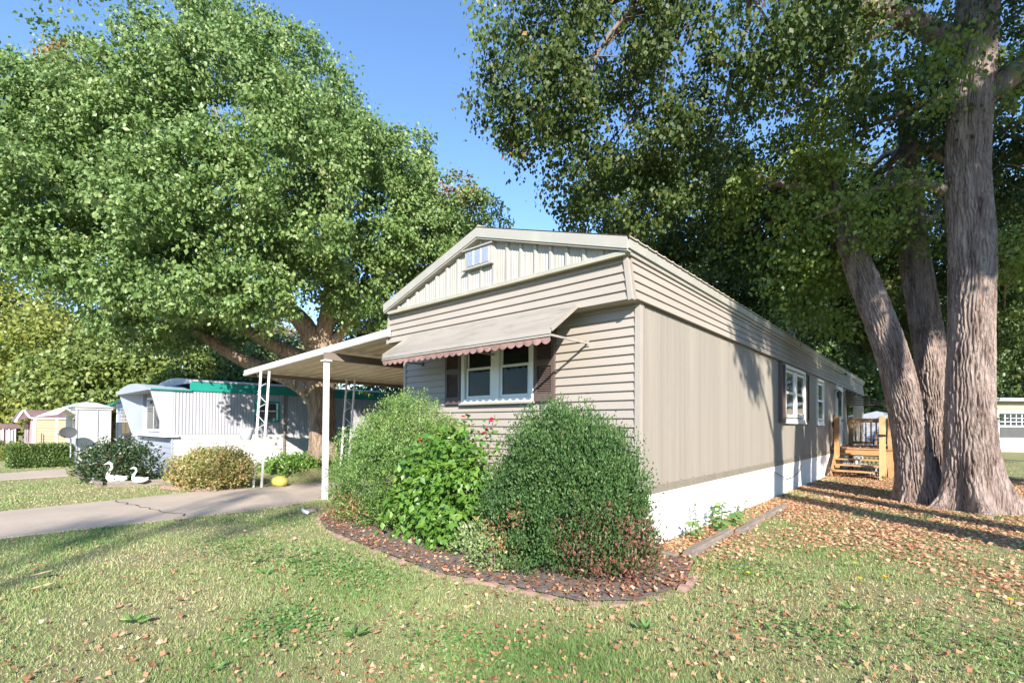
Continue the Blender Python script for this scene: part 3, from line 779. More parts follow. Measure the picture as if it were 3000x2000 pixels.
# ================================================================== carport
cp = empty("carport", (-7, 1, 0), "beige corrugated metal carport on slender posts at the left wall of the beige mobile home", "carport")
CXL, CXR = -9.62, -4.36; CZL, CZR = 2.50, 2.85
def carport():
    import itertools
    nP = 20; wy = .305
    sl = (CZR-CZL)/(CXR-CXL)
    for k in range(nP):
        def y_of(x, s): return (-.58 + (x-CXL)/(CXR-CXL)*.33)+s if k == 0 and s == 0 else (-.58+.33*.5*0+s)
        ys0 = k*wy; prof = [(0, 0), (.06, 0), (.085, .045), (.22, .045), (.245, 0), (wy, 0)]
        vs = []; fs = []
        for (dy, dz) in prof:
            for x, z in ((CXL, CZL), (CXR, CZR)):
                yy = ys0+dy-.58+(.33 if x == CXR else 0)
                vs += [(x, yy, z+dz+.03), (x, yy, z+dz+.022)]
        for i in range(len(prof)-1):
            a = 4*i; fs += [(a, a+2, a+6, a+4), (a+1, a+5, a+7, a+3), (a, a+4, a+5, a+1)]
        MB().add(vs, fs).build("roof_pan", M['pan'], cp)
    # front fascia: two stacked rolls
    def edge(dz0, dz1, dy, nm):
        a0, a1 = Vector((CXL-.03, -.60, CZL)), Vector((CXR, -.265, CZR))
        mb = MB(); vs = []
        for p in (a0, a1):
            vs += [(p.x, p.y-dy, p.z+dz0), (p.x, p.y-dy-.02, p.z+(dz0+dz1)/2), (p.x, p.y-dy, p.z+dz1), (p.x, p.y+.03, p.z+dz1), (p.x, p.y+.03, p.z+dz0)]
        mb.add(vs, [(0, 1, 6, 5), (1, 2, 7, 6), (2, 3, 8, 7), (3, 4, 9, 8), (4, 0, 5, 9), (0, 4, 3, 2, 1), (5, 6, 7, 8, 9)])
        return mb.build(nm, M['post'], cp)
    edge(.045, .115, 0, "fascia_strip"); edge(-.015, .042, .015, "fascia_strip")
    MB().prism([(CXL-.04, CZL-.02), (CXL-.04, CZL+.02), (CXL+.0, CZL+.03), (CXL+.02, CZL-.01)], 'y', -.58, 5.6).build("side_gutter", M['beam'], cp)
    MB().box(-9.15, -9.08, -.5, 5.5, 2.44, 2.52).build("side_beam", M['beam'], cp)
    MB().box(-6.06, -5.98, -.52, 5.5, 2.565, 2.70).build("middle_beam", M['beam'], cp)
carport()
p = MB().box(-6.05, -5.97, -.525, -.445, 0, 2.56).build("post", M['post'], cp)
mb = MB()
for k in range(9): mb.box(-6.018, -6.004, -.534, -.53, 2.45-k*.26, 2.466-k*.26)
mb.build("post_screws", M['black'], p)
MB().box(-6.09, -5.93, -.56, -.42, 2.535, 2.56).build("post_plate", M['post'], p)
for (pa, pb) in (((-8.66, -.74), (-8.48, -.64)), ((-8.72, 1.30), (-8.52, 1.40)), ((-8.72, 3.2), (-8.52, 3.3))):
    g = None
    for q in (pa, pb):
        t = MB().beam((q[0], q[1], 0), (q[0]+.22, q[1]+.04, 2.50), .034, .034)
        o = t.build("post", M['post'], cp); g = g or o
    mb = MB()
    for k in range(9):
        z0 = .3+k*.22; s = .2*z0/2.5
        a = Vector((pa[0]+s, pa[1], z0)); b = Vector((pb[0]+s, pb[1], z0+.18))
        if k % 2: a, b = Vector((pb[0]+s, pb[1], z0)), Vector((pa[0]+s, pa[1], z0+.18))
        mb.tube([a, a.lerp(b, .5)+Vector((0, -.02, .03)), b], .006, 5)
    mb.build("scroll_brace", M['post'], g)
pot = MB().tube([(-8.93, -.80, 1.02), (-8.93, -.80, 1.03), (-8.93, -.80, 1.25), (-8.93, -.80, 1.27)], [.09, .10, .155, .165], 16).build("hanging_pot", M['bucket'], smooth=True)
tag(pot, "pale blue plastic pot hung on the outer carport posts", "flower pot")

# ================================================================== wooden deck
dk = empty("wooden_deck", (.8, 13.4, 0), "new orange wood deck with open steps and baluster railing at the mobile home side door", "deck")
DX0, DX1, DY0, DY1, DZ = .08, 1.50, 12.1, 15.0, .77
k = 0; y = DY0-.03
while y < DY1:
    box("deck_board", M['wood'], dk, DX0, DX1+.04, y, y+.135, DZ, DZ+.028); y += .141
box("rim_joist", M['wood'], dk, DX0+.02, DX1, DY0, DY0+.038, DZ-.19, DZ-.002)
box("rim_joist", M['wood'], dk, DX1-.04, DX1, DY0+.04, DY1, DZ-.19, DZ-.002)
for (x, y, h) in ((.19, DY0-.10, 1.72), (1.30, 11.2, 1.70), (1.42, DY1-.1, 1.76), (.19, DY1-.1, 1.76), (1.42, DY0+.06, 1.70)):
    box("deck_post", M['woodpale'] if y < 11.5 else M['wood'], dk, x-.065, x+.065, y-.065, y+.065, 0, h)
for i, (yy, zz) in enumerate(((11.22, .17), (11.5, .32), (11.78, .47), (11.98, .62))):
    box("step_tread", M['wood'], dk, .17, 1.34, yy, yy+.14, zz, zz+.038)
    box("step_tread", M['wood'], dk, .17, 1.34, yy+.145, yy+.28, zz, zz+.038)
for x in (.15, 1.345): MB().beam((x, 11.15, .02), (x, 12.1, .62), .04, .24, (0, 0, 1)).build("stringer", M['wood'], dk)
def rail(x0, y0, x1, y1, zb, zt, n):
    MB().beam((x0, y0, zt), (x1, y1, zt), .09, .04).build("top_rail", M['wood'], dk)
    MB().beam((x0, y0, zt-.07), (x1, y1, zt-.07), .04, .09).build("rail_board", M['wood'], dk)
    MB().beam((x0, y0, zb+.05), (x1, y1, zb+.05), .04, .09).build("rail_board", M['wood'], dk)
    for k in range(n):
        t = (k+.5)/n; x = x0+(x1-x0)*t; y = y0+(y1-y0)*t
        box("baluster", M['wood'], dk, x-.02, x+.02, y-.02, y+.02, zb+.09, zt-.11)
rail(.25, DY1-.1, 1.36, DY1-.1, DZ+.08, 1.68, 8)
rail(1.42, DY0+.12, 1.42, DY1-.16, DZ+.08, 1.68, 18)
rail(.12, DY0+.2, .12, 12.9, DZ+.08, 1.60, 4)
MB().tube([(1.22, 11.13, 1.18), (1.24, 11.09, 1.20), (1.36, 11.09, 1.20), (1.38, 11.13, 1.18)], .018, 6).build("grab_handle", M['black'], dk)
box("deck_skirting", M['skirt'], dk, DX1+.001, DX1+.02, DY0+.05, DY1, 0, DZ-.19)
mb = MB()
for k in range(12):
    x = .2+k*.1; mb.beam((x, 12.3, .05), (x+.25, 12.3, .55), .02, .006, (0, 1, 0)); mb.beam((x+.25, 12.31, .05), (x, 12.31, .55), .02, .006, (0, 1, 0))
mb.build("lattice_panel", M['lattice'], dk)
# chair on the deck
ch = empty("deck_chair", (1.0, 14.3, DZ+.03), "small blue plastic chair on the wooden deck behind its steps", "chair")
box("seat", M['bluepl'], ch, .84, 1.16, 14.1, 14.4, DZ+.24, DZ+.27)
MB().tube([(.85, 14.42, DZ+.27), (.86, 14.45, DZ+.50), (1.0, 14.46, DZ+.58), (1.14, 14.45, DZ+.50), (1.15, 14.42, DZ+.27)], .014, 6).build("backrest", M['bluepl'], ch)
for x in (.86, 1.14):
    for yy in (14.12, 14.38): MB().tube([(x, yy, DZ+.03), (x, yy, DZ+.25)], .012, 6).build("leg", M['bluepl'], ch)

# ================================================================== neighbouring homes
def w_at(o, dx, dy, dz): pass
t1 = empty("neighbour_mobile_home", (-13.8, 4, 0), "low white ribbed mobile home with green roof band, left of the carport", "mobile home")
X1, X0 = -12.0, -15.6
me = ribbed_sheet(1.2, 1.09, 2.21, 0.075, 0.022, "wall_panel"); me.materials.append(M['alu'])
for k in range(11): link_mesh("wall_panel", me, None, t1, (X1, -1.42+k*1.203, 0))
box("end_panel", M['alu'], t1, X1-.012, X1+.006, -1.70, -1.425, 1.09, 2.21)
box("core_wall", M['greywall'], t1, X0+.02, X1-.02, -1.30, 11.8, .0, 2.2)
for k in range(6):
    z = 1.085-.108*(k+1)
    MB().prism([(X1-.01, z), (X1+.02, z), (X1+.02, z+.008), (X1+.004, z+.105), (X1-.01, z+.105)], 'y', -1.42, 11.8).build("siding_board", M['offwhite'], t1)
box("skirting_sheet", M['offwhite'], t1, X1-.01, X1+.006, -1.42, 11.8, -.05, .43)
box("corner_trim", M['greywall'], t1, X1-.02, X1+.028, -1.45, -1.42, .0, 1.09)
# green fascia box on the roof and the arched roof ends
box("green_roof_band", M['green_metal'], t1, X1-.1, X1+.03, -1.04, 11.8, 2.215, 2.46)
box("roof_edge_strip", M['alu'], t1, X1-.12, X1+.05, -1.06, 11.8, 2.461, 2.50)
def arch(x0, x1, z0, rise, ya, yb, name, mat, th=.05, n=10):
    top = [(x0+(x1-x0)*k/n, z0+rise*math.sin(math.pi*k/n)**.75 if 0 < k < n else z0) for k in range(n+1)]
    poly = top+[(x1, z0-th), (x0, z0-th)]
    return MB().prism(poly, 'y', ya, yb).build(name, mat, t1)
arch(X0, X1+.02, 2.47, .16, -1.05, 11.8, "upper_roof", M['steel'])
arch(X0-.15, X1+.04, 2.22, .20, -1.95, -1.05, "front_roof", M['greywall'], .03)
MB().beam((X1+.045, -1.9, 2.215), (X1+.045, -1.04, 2.215), .02, .035).build("drip_edge", M['green_metal'], t1)
# slanted bay front facing -y: side cheeks lean out towards the top
MB().add([(X1, -1.43, 1.07), (X1, -1.60, 1.07), (X1, -1.90, 2.20), (X1, -1.43, 2.20), (X1-.05, -1.43, 1.07), (X1-.05, -1.60, 1.07), (X1-.05, -1.90, 2.20), (X1-.05, -1.43, 2.20)],
         [(0, 1, 2, 3), (7, 6, 5, 4), (1, 5, 6, 2), (0, 4, 5, 1), (2, 6, 7, 3), (3, 7, 4, 0)]).build("bay_cheek", M['alu'], t1)
MB().add([(X0, -1.30, 1.07), (X0, -1.60, 1.07), (X0, -1.90, 2.20), (X0, -1.30, 2.20), (X0+1.1, -1.30, 1.07), (X0+1.1, -1.55, 1.07), (X0+1.1, -1.55, 2.20), (X0+1.1, -1.30, 2.20)],
         [(0, 1, 2, 3), (7, 6, 5, 4), (1, 5, 6, 2), (0, 4, 5, 1), (2, 6, 7, 3), (3, 7, 4, 0)]).build("bay_cheek", M['greywall'], t1)
box("front_wall", M['greywall'], t1, X0+.02, X1-.05, -1.45, -1.31, 1.07, 2.2)
box("bay_floor", M['white'], t1, X0+.5, X1+.10, -1.64, -1.31, 1.03, 1.069)
bw = box("bay_window", M['white'], t1, -14.3, -12.1, -1.50, -1.452, 1.16, 2.08)
for k in range(3): box("window_pane", M['farglass'], bw, -14.2+k*.72, -13.56+k*.72, -1.508, -1.501, 1.22, 2.02)
for k in range(7):
    box("siding_board", M['greywall'], t1, X0, X1-.021, -1.452-.012*(k % 2 == 9), -1.32, 1.03-.14*(k+1), 1.03-.14*k-.008)
w = MB().box(X1+.007, X1+.04, .50, .56, 1.44, 2.03).box(X1+.007, X1+.04, 1.14, 1.20, 1.44, 2.03).box(X1+.007, X1+.04, .56, 1.14, 1.97, 2.03).box(X1+.007, X1+.04, .56, 1.14, 1.44, 1.49).build("side_window", M['green_metal'], t1)
box("upper_pane", M['farglass'], w, X1+.008, X1+.018, .60, 1.10, 1.76, 1.95)
box("lower_pane", M['screen'], w, X1+.008, X1+.020, .60, 1.10, 1.50, 1.73)
box("sash", M['white'], w, X1+.007, X1+.03, .56, 1.14, 1.73, 1.76)
box("sash", M['white'], w, X1+.007, X1+.03, .56, .60, 1.49, 1.97)
box("sash", M['white'], w, X1+.007, X1+.03, 1.10, 1.14, 1.49, 1.97)
box("downspout", M['beam'], t1, X1+.02, X1+.06, 1.30, 1.36, .5, 2.2)

g2 = empty("grey_sided_home", (-20, 0, 0), "blue grey lap sided home with narrow gridded window behind the slanted bay front", "mobile home")
box("core_wall", M['greywall'], g2, -21.3, -18.8, -.98, 6, 0, 2.22)
for k in range(16): MB().prism([(-.985, .3+.12*k), (-1.012, .3+.12*k), (-1.012, .305+.12*k), (-.99, .418+.12*k), (-.985, .418+.12*k)], 'x', -21.28, -18.8).build("siding_board", M['greywall'], g2)
w = box("window", M['white'], g2, -20.3, -18.9, -1.03, -1.013, .95, 1.95)
for k in range(2):
    box("window_pane", M['farglass'], w, -20.22+k*.68, -19.62+k*.68, -1.038, -1.031, 1.0, 1.40)
    pn = box("window_pane", M['farglass'], w, -20.22+k*.68, -19.62+k*.68, -1.038, -1.031, 1.44, 1.90)
    mb = MB()
    for q in range(1, 4): mb.box(-20.22+k*.68+q*.15-.006, -20.22+k*.68+q*.15+.006, -1.042, -1.039, 1.44, 1.90)
    for q in range(1, 4): mb.box(-20.22+k*.68, -19.62+k*.68, -1.046, -1.043, 1.44+q*.115-.005, 1.44+q*.115+.005)
    mb.build("muntins", M['white'], pn)
box("corner_trim", M['white'], g2, -21.34, -21.26, -1.03, -.96, 0, 2.1)
MB().prism([(-26.2, 1.86), (-18.8, 2.24), (-18.8, 2.34), (-26.2, 1.96)], 'y', -1.05, 3).build("side_roof", M['green_metal'], g2)
MB().prism([(-26.0, 1.82), (-21.4, 2.06), (-21.4, 2.10), (-26.0, 1.86)], 'y', -.95, 3).build("roof_underside", M['pan'], g2)
box("roof_post", M['greywall'], g2, -26.0, -25.8, -1.0, -.8, 0, 1.86)
box("roof_post", M['white'], g2, -21.45, -21.35, -1.0, -.9, 0, 2.04)

g3 = empty("white_panel_trailer", (-27, 0, 0), "plain white panelled wall seen under the green edged side roof", "mobile home")
box("wall", M['offwhite'], g3, -30, -26.6, -1.2, 4, 0, 2.0)
for k in range(5): box("batten", M['greywall'], g3, -26.59, -26.56, -1.0+k*.7, -.97+k*.7, .1, 1.95)
MB().tube([(-26.55, .2, 1.3), (-26.50, .2, 1.3)], .17, 14).build("round_plaque", M['steel'], g3)

sh = empty("white_shed", (-19.5, -2.3, 0), "white panelled shed with ribbed gable roof and small porch hood behind the satellite dish", "shed")
box("wall", M['offwhite'], sh, -20.4, -18.0, -2.56, -1.7, 0, 1.80)
box("corner_trim", M['greywall'], sh, -17.998, -17.975, -2.565, -2.53, 0, 1.80)
box("corner_trim", M['greywall'], sh, -17.998, -17.975, -2.06, -2.03, 0, 1.80)
box("eave_strip", M['white'], sh, -20.5, -17.95, -2.60, -1.66, 1.801, 1.86)
MB().prism([(-2.66, 1.861), (-1.6, 1.861), (-2.1, 2.02), (-2.3, 2.02)], 'x', -20.6, -17.9).build("roof", M['alu'], sh)
for k in range(9): MB().beam((-17.9-.3*k, -2.68, 1.90), (-17.9-.3*k, -2.28, 2.05), .03, .02).build("roof_seam", M['steel'], sh)
hood = MB().add([(-18.0, -3.0, 1.62), (-18.0, -2.80, 1.80), (-18.0, -2.57, 1.62), (-20.0, -3.35, 1.56), (-20.0, -2.80, 1.80), (-20.0, -2.57, 1.6), (-18, -2.8, 1.86), (-20, -2.8, 1.86)],
                [(0, 1, 6), (0, 6, 7, 3), (6, 2, 5, 7), (1, 2, 6), (0, 3, 4, 1), (1, 4, 5, 2), (3, 7, 4), (7, 5, 4)]).build("porch_hood", M['white'], sh)
box("bay_window", M['farglass'], sh, -18.6, -18.2, -2.575, -2.561, 1.15, 1.55)
box("shed_base", M['offwhite'], sh, -20.4, -17.97, -2.62, -2.565, .0, .62)
dish = empty("satellite_dish", (-17.6, -2.76, 0), "round grey satellite dish on a pole in front of the white shed", "satellite dish")
MB().tube([(-17.6, -2.72, 0.3), (-17.6, -2.72, .86), (-17.62, -2.80, 1.0)], .018, 6).build("pole", M['greywall'], dish)
def dish_bowl():
    c = Vector((-17.45, -2.80, 1.07)); n = Vector((.95, -.25, .25)).normalized(); u = n.cross(Vector((0, 0, 1))).normalized(); v = u.cross(n)
    vs = [tuple(c-n*.05)]; fs = []
    for r_ in range(1, 5):
        for j in range(20):
            t = 2*math.pi*j/20; r = .19*r_/4; vs.append(tuple(c+(u*math.cos(t)*r*1.1+v*math.sin(t)*r*.95)+n*(-.05+.06*(r_/4)**2)))
    fs += [(0, 1+j, 1+(j+1) % 20) for j in range(20)]
    for r_ in range(3):
        fs += [(1+r_*20+j, 1+(r_+1)*20+j, 1+(r_+1)*20+(j+1) % 20, 1+r_*20+(j+1) % 20) for j in range(20)]
    return MB().add(vs, fs).build("bowl", M['dish'], dish, smooth=True)
dish_bowl()
MB().tube([(-17.45, -2.88, .95), (-17.1, -3.12, 1.05), (-17.1, -3.14, 1.10)], .012, 5).build("feed_arm", M['greywall'], dish)

tan = empty("tan_house", (-26, -2.5, 0), "pale yellow sided home with maroon shingle roof beyond the clipped hedge", "house")
box("wall", M['tan'], tan, -27, -24, -3.10, -1.0, 0, 1.50)
for k in range(10): MB().box(-23.999, -23.985, -3.06, -1.0, .38+.11*k, .38+.11*k+.1).build("siding_board", M['tan'], tan)
box("corner_trim", M['white'], tan, -24.02, -23.97, -3.13, -3.05, 0, 1.5)
box("corner_trim", M['white'], tan, -24.0, -23.97, -2.50, -2.42, 0, 1.5)
box("front_wall", M['rosewall'], tan, -27, -24.02, -3.20, -3.11, 0, 1.45)
box("front_window", M['farglass'], tan, -25.6, -24.7, -3.22, -3.205, .6, 1.35)
box("eave_strip", M['white'], tan, -27, -23.93, -3.2, -1.0, 1.501, 1.56)
MB().prism([(-3.62, 1.40), (-3.40, 1.84), (-1.0, 1.90), (-1.0, 1.56), (-3.25, 1.56)], 'x', -27, -23.95).build("roof", M['maroon'], tan)
MB().beam((-23.94, -3.64, 1.37), (-23.94, -3.42, 1.84), .03, .06).build("barge_board", M['white'], tan)
MB().beam((-23.94, -3.40, 1.84), (-23.94, -3.22, 1.53), .03, .06).build("barge_board", M['white'], tan)
MB().tube([(-23.9, -2.9, .4), (-23.9, -2.9, .95)], .012, 5).build("yard_ornament", M['black'], tan)

red = empty("far_rose_home", (-32, -3.5, 0), "distant rose coloured home with grey porch at the edge beyond the tan house", "house")
box("wall", M['rosewall'], red, -34, -30, -4.8, -3.3, 0, 1.05)
MB().prism([(-4.9, 1.02), (-4.1, 1.28), (-3.2, 1.28), (-3.1, 1.08)], 'x', -34, -29.95).build("roof", M['maroon'], red)
for k in range(4): box("porch_post", M['white'], red, -29.99, -29.93, -3.95+k*.2, -3.91+k*.2, 0, 1.05)
box("porch_door", M['greywall'], red, -29.99, -29.96, -3.6, -3.4, 0, 1.0)

g5 = empty("far_grey_trailer", (0, 27, 0), "small grey lap sided trailer with shallow gable behind the wooden deck", "mobile home")
box("wall", M['greywall'], g5, -.9, 1.45, 25.0, 34, 0, 1.80)
for k in range(17): MB().prism([(25.0, .1+.1*k), (24.97, .1+.1*k), (24.97, .106+.1*k), (24.99, .198+.1*k), (25.0, .198+.1*k)], 'x', -.9, 1.45).build("siding_board", M['greywall'], g5)
MB().prism([(-1.1, 1.80), (1.65, 1.80), (1.65, 1.90), (.1, 2.22), (-1.1, 1.90)], 'y', 24.8, 34).build("roof", M['steel'], g5)
box("skirting_sheet", M['white'], g5, -.9, 1.47, 24.95, 24.966, 0, .42)

g6 = empty("far_right_home", (6, 38, 0), "pale blue grey home with a gridded porch window past the big furrowed trunk", "mobile home")
def face(u0, u1, d0, d1, z0, z1):   # wall runs along the direction (.75,.66)
    ux, uy = .748, .663; bx, by = 4.9, 37.4
    def P(u, d, z): return (bx+ux*u+uy*d*-1, by+uy*u+ux*d, z)
    vs = [P(u, d, z) for z in (z0, z1) for d in (d0, d1) for u in (u0, u1)]
    return MB().add(vs, [(0, 2, 3, 1), (4, 5, 7, 6), (0, 1, 5, 4), (2, 6, 7, 3), (0, 4, 6, 2), (1, 3, 7, 5)])
face(0, 9, 0, 4, 0, 3.0).build("wall", M['greywall'], g6)
for k in range(6): face(-.1, 9, -.03, -.002, 2.50+.1*k, 2.59+.1*k).build("siding_board", M['tan'], g6)
face(-.4, 9.4, -.5, 4.3, 3.101, 3.3).build("roof", M['steel'], g6)
w = face(.15, 2.2, -.06, -.032, .75, 2.48).build("porch_window", M['white'], g6)
face(.30, 2.05, -.075, -.061, 1.62, 2.36).build("window_pane", M['farglass'], w)
face(.30, 2.05, -.075, -.061, .86, 1.52).build("window_pane", M['screen'], w)
for k in range(4): face(.6+k*.35, .64+k*.35, -.10, -.076, 1.62, 2.3).build("muntin", M['white'], w)
for k in range(2): face(.32, 2.03, -.094, -.078, 1.83+k*.22, 1.86+k*.22).build("muntin", M['white'], w)
face(-.05, 9, -.035, -.003, 0, .5).build("skirting_sheet", M['white'], g6)

# ================================================================== trees
def tree(name, loc, label, cat="tree", group=None): return empty(name, loc, label, cat, group)
SK = lambda *a: a

# --- big maple on the left
MAPLE = [(-11.6, -0.1, 8.7, 2.7), (-12.7, -1.8, 8.3, 2.7), (-14.2, -3.0, 7.9, 2.3), (-14.3, -3.8, 7.0, 1.9), (-14.0, -4.2, 6.3, 1.2), (-12.2, -2.6, 6.1, 2.0), (-9.9, -1.2, 5.6, 2.1), (-8.9, 0.3, 6.9, 2.3), (-9.8, 1.5, 8.3, 1.75), (-8.7, 2.5, 7.0, 1.75), (-8.1, 3.6, 6.5, 1.3), (-7.8, 4.0, 5.6, 1.2), (-11.1, 1.0, 10.4, 1.9), (-12.7, -0.5, 10.9, 2.0), (-14.1, -1.7, 10.6, 1.6), (-15.4, -2.9, 10.2, 1.1), (-8.7, 1.8, 5.5, 1.5), (-9.6, 0.0, 5.2, 1.3), (-12.0, -1.7, 4.7, 1.4), (-13.3, -2.8, 5.3, 1.1), (-8.3, 2.9, 4.7, 1.2), (-10.2, 3.2, 4.1, 1.1), (-15.4, -5.0, 7.3, 1.9), (-13.1, -0.6, 4.7, 1.4), (-9.1, 1.5, 6.7, 2.1), (-10.2, 3.6, 2.75, .8), (-9.8, 4.3, 2.2, .8), (-10.6, 4.4, 3.2, .9), (-10.6, -.9, 7.8, 2.2), (-7.7, 4.1, 7.1, .75), (-7.6, 4.2, 6.2, .8)]
mp = tree("maple_tree", (-10.1, 1.75, .3), "huge sunlit maple with thick low forked limbs rising behind the carport")
tb = [(-10.35, 1.72, .15), (-10.28, 1.66, .8), (-10.22, 1.55, 1.9), (-10.2, 1.5, 2.6), (-10.1, 1.45, 3.2), (-10.1, 1.4, 3.7)]
trunk("trunk", tb, [.40, .34, .33, .36, .32, .27], M['bark2'], mp, flare=.16, nroot=5, ridge=.018, n=200, seed=3, nf=40)
trunk("limb", [(-10.05, 1.35, 3.3), (-10.1, 1.2, 3.75), (-10.25, 1.0, 4.15), (-10.6, .75, 4.45), (-10.85, .6, 4.9), (-10.75, .65, 5.6), (-11.2, .3, 7.2), (-11.5, 0, 9)], [.28, .25, .23, .21, .18, .16, .12, .06], M['bark2'], mp, ridge=.008, n=28, seed=4, nf=11)
trunk("limb", [(-10.3, 1.45, 2.1), (-10.55, 1.1, 2.5), (-10.95, .6, 2.75), (-11.5, 0, 3.05), (-12.0, -.5, 3.5), (-12.5, -1.0, 4.0), (-13.2, -1.9, 5.2), (-13.8, -2.8, 6.8)], [.27, .21, .19, .17, .15, .12, .09, .04], M['bark2'], mp, ridge=.008, n=28, seed=5, nf=11)
trunk("limb", [(-10.1, 1.4, 2.9), (-10.5, 1.0, 3.2), (-10.95, .5, 3.5), (-11.6, -.1, 4.0), (-12.2, -.8, 5.2), (-12.6, -1.2, 7.5)], [.22, .20, .17, .14, .11, .05], M['bark2'], mp, ridge=.008, n=24, seed=6, nf=11)
trunk("limb", [(-10.05, 1.4, 3.3), (-9.85, 1.5, 4.2), (-9.75, 1.6, 5.5), (-9.9, 1.6, 7.5), (-10.4, 1.2, 9.5)], [.26, .22, .18, .12, .05], M['bark2'], mp, ridge=.008, n=24, seed=8, nf=11)
trunk("limb", [(-9.95, 1.5, 3.3), (-9.55, 1.9, 4.0), (-9.3, 2.2, 4.6), (-8.8, 2.6, 6.0), (-8.3, 3.3, 6.8)], [.16, .13, .11, .08, .03], M['bark2'], mp, ridge=.006, n=20, seed=9, nf=9)
starts = [(-10.75, .65, 5.6), (-12.5, -1.0, 4.0), (-12.2, -.8, 5.2), (-9.75, 1.6, 5.5), (-8.8, 2.6, 6.0), (-11.2, .3, 7.2)]
limbs("branch", starts, [l[:3] for l in MAPLE], M['bark2'], mp, .07, .012, seed=2)
P1, D1, T1, C1 = lobes_sprays(MAPLE, 1500, 34, .16, droop=.5, inner=.95)
P2, D2, T2, C2 = lobes_sprays(clumps(MAPLE, 350, .34, .90, .75, 5), 8200, 36, .115, droop=.55, inner=.5)
P, D, T = np.concatenate([P1, P2]), np.concatenate([D1, D2]), np.concatenate([T1*.8, T2])
# a patch of orange leaves at the right flank, and scattered yellow sprays
dist = np.linalg.norm(P-np.array([-7.5, 4.2, 8.2]), axis=1)
T = np.where((dist < .8) & (rng.random(len(P)) < .4), .985+.015*rng.random(len(P)), T*.95)
dist = np.linalg.norm(P-np.array([-15.6, -3.6, 12.0]), axis=1)
T = np.where((dist < 1.6) & (rng.random(len(P)) < .45), .97+.03*rng.random(len(P)), T)
leaves("crown", P, D, M['leaf_maple'], mp, .094, T, aspect=.72, up=.35, fold=.2)

# --- right-hand trees
RIGHT = [(-2.9, 1.6, 8.4, 1.1), (-2.8, 1.7, 7.0, 1.0), (-2.7, 2.2, 6.5, 0.9), (-1.9, 2.5, 8.1, 1.3), (-2.0, 3.1, 7.1, 1.2), (-2.4, 3.1, 6.2, 0.9), (-1.9, 4.2, 5.9, 0.9), (-0.9, 3.4, 7.7, 1.4), (-0.9, 4.7, 6.9, 1.2), (0.4, 3.8, 8.0, 1.4), (0.3, 5.1, 7.1, 1.3), (1.2, 4.6, 7.6, 1.2), (1.3, 6.7, 6.8, 1.3), (2.0, 6.3, 8.3, 1.2), (-0.1, 3.4, 9.3, 1.5), (-1.8, 2.5, 10.1, 1.5), (1.4, 4.7, 9.6, 1.5), (2.9, 6.0, 9.4, 1.5), (3.6, 8.7, 8.1, 1.3), (3.8, 9.5, 6.3, 1.3), (-0.2, 6.3, 5.8, 1.2), (0.6, 7.4, 5.3, 1.0), (3.0, 10.2, 7.6, 1.3), (1.5, 9.6, 5.9, 1.2), (3.8, 10.9, 4.8, 1.0)]
RIGHT2 = [(-1.2, 6.5, 5.5, 1.0), (-3.0, 7.5, 7.0, 1.3), (-2.7, 9.1, 6.0, 1.3), (-1.6, 10.1, 5.2, 1.3), (-1.1, 11.9, 4.7, 1.2), (0.6, 12.1, 5.7, 1.4), (1.7, 13.1, 4.9, 1.4), (-0.1, 14.2, 4.4, 1.2), (-4.1, 6.6, 7.7, 1.1), (-2.4, 8.1, 7.7, 1.4), (-0.9, 10.7, 6.8, 1.6), (2.8, 14.0, 6.9, 1.6), (4.3, 15.3, 6.9, 1.6), (0.6, 12.0, 7.8, 1.6), (4.0, 15.1, 4.3, 1.3)]
bt = tree("big_trunk_tree", (2.88, 6.5, 0), "tallest furrowed tree with the thickest upright trunk at the right, roots spreading")
trunk("trunk", [(2.93, 6.55, -.1), (2.88, 6.52, .6), (2.82, 6.50, 1.5), (2.84, 6.52, 3.0), (2.90, 6.53, 4.6), (2.80, 6.45, 5.9), (2.88, 6.48, 7.3), (3.0, 6.5, 9.0), (3.1, 6.6, 11)], [.36, .32, .305, .30, .325, .28, .28, .27, .18], M['bark'], bt, flare=.34, nroot=5, ridge=.034, n=300, seed=1, nf=40)
trunk("limb", [(3.0, 6.6, 7.0), (3.5, 6.9, 7.5), (4.3, 7.4, 8.1), (5.0, 8.0, 9.2)], [.20, .16, .12, .05], M['bark'], bt, ridge=.008, n=24, seed=11, nf=9)
trunk("limb", [(2.7, 6.4, 8.0), (2.1, 5.9, 8.5), (1.2, 5.2, 8.9), (0, 4.2, 9.2), (-1.2, 3.2, 9.3), (-2.2, 2.5, 8.9)], [.19, .15, .12, .09, .06, .03], M['bark'], bt, ridge=.006, n=20, seed=12, nf=9)
trunk("limb", [(2.6, 6.4, 5.5), (2.1, 6.1, 5.7), (1.6, 5.8, 5.65), (1.0, 5.6, 5.35), (.7, 5.5, 5.25)], [.10, .07, .05, .035, .02], M['bark'], bt, ridge=.004, n=14, seed=13, nf=7)
starts = [(3.0, 6.5, 8.5), (2.1, 5.9, 8.5), (0, 4.2, 9.2), (-1.2, 3.2, 9.3), (2.9, 6.5, 7.3), (3.8, 7.1, 7.8)]
limbs("branch", starts, [l[:3] for l in RIGHT], M['twig'], bt, .06, .011, .12, seed=3)
def cutR(C): return ~((C[:, 2] < 4.25) & (C[:, 0] < .3)) & (C[:, 2] > 2.6)
P1, D1, T1, C1 = lobes_sprays(RIGHT, 900, 28, .16, droop=.9, inner=.9, cut=cutR)
P2, D2, T2, C2 = lobes_sprays(clumps(RIGHT, 300, .22, .55, 1.15, 7), 3300, 26, .10, droop=1.0, inner=.6, cut=cutR)
P, D, T = np.concatenate([P1, P2]), np.concatenate([D1, D2]), np.concatenate([T1, T2])
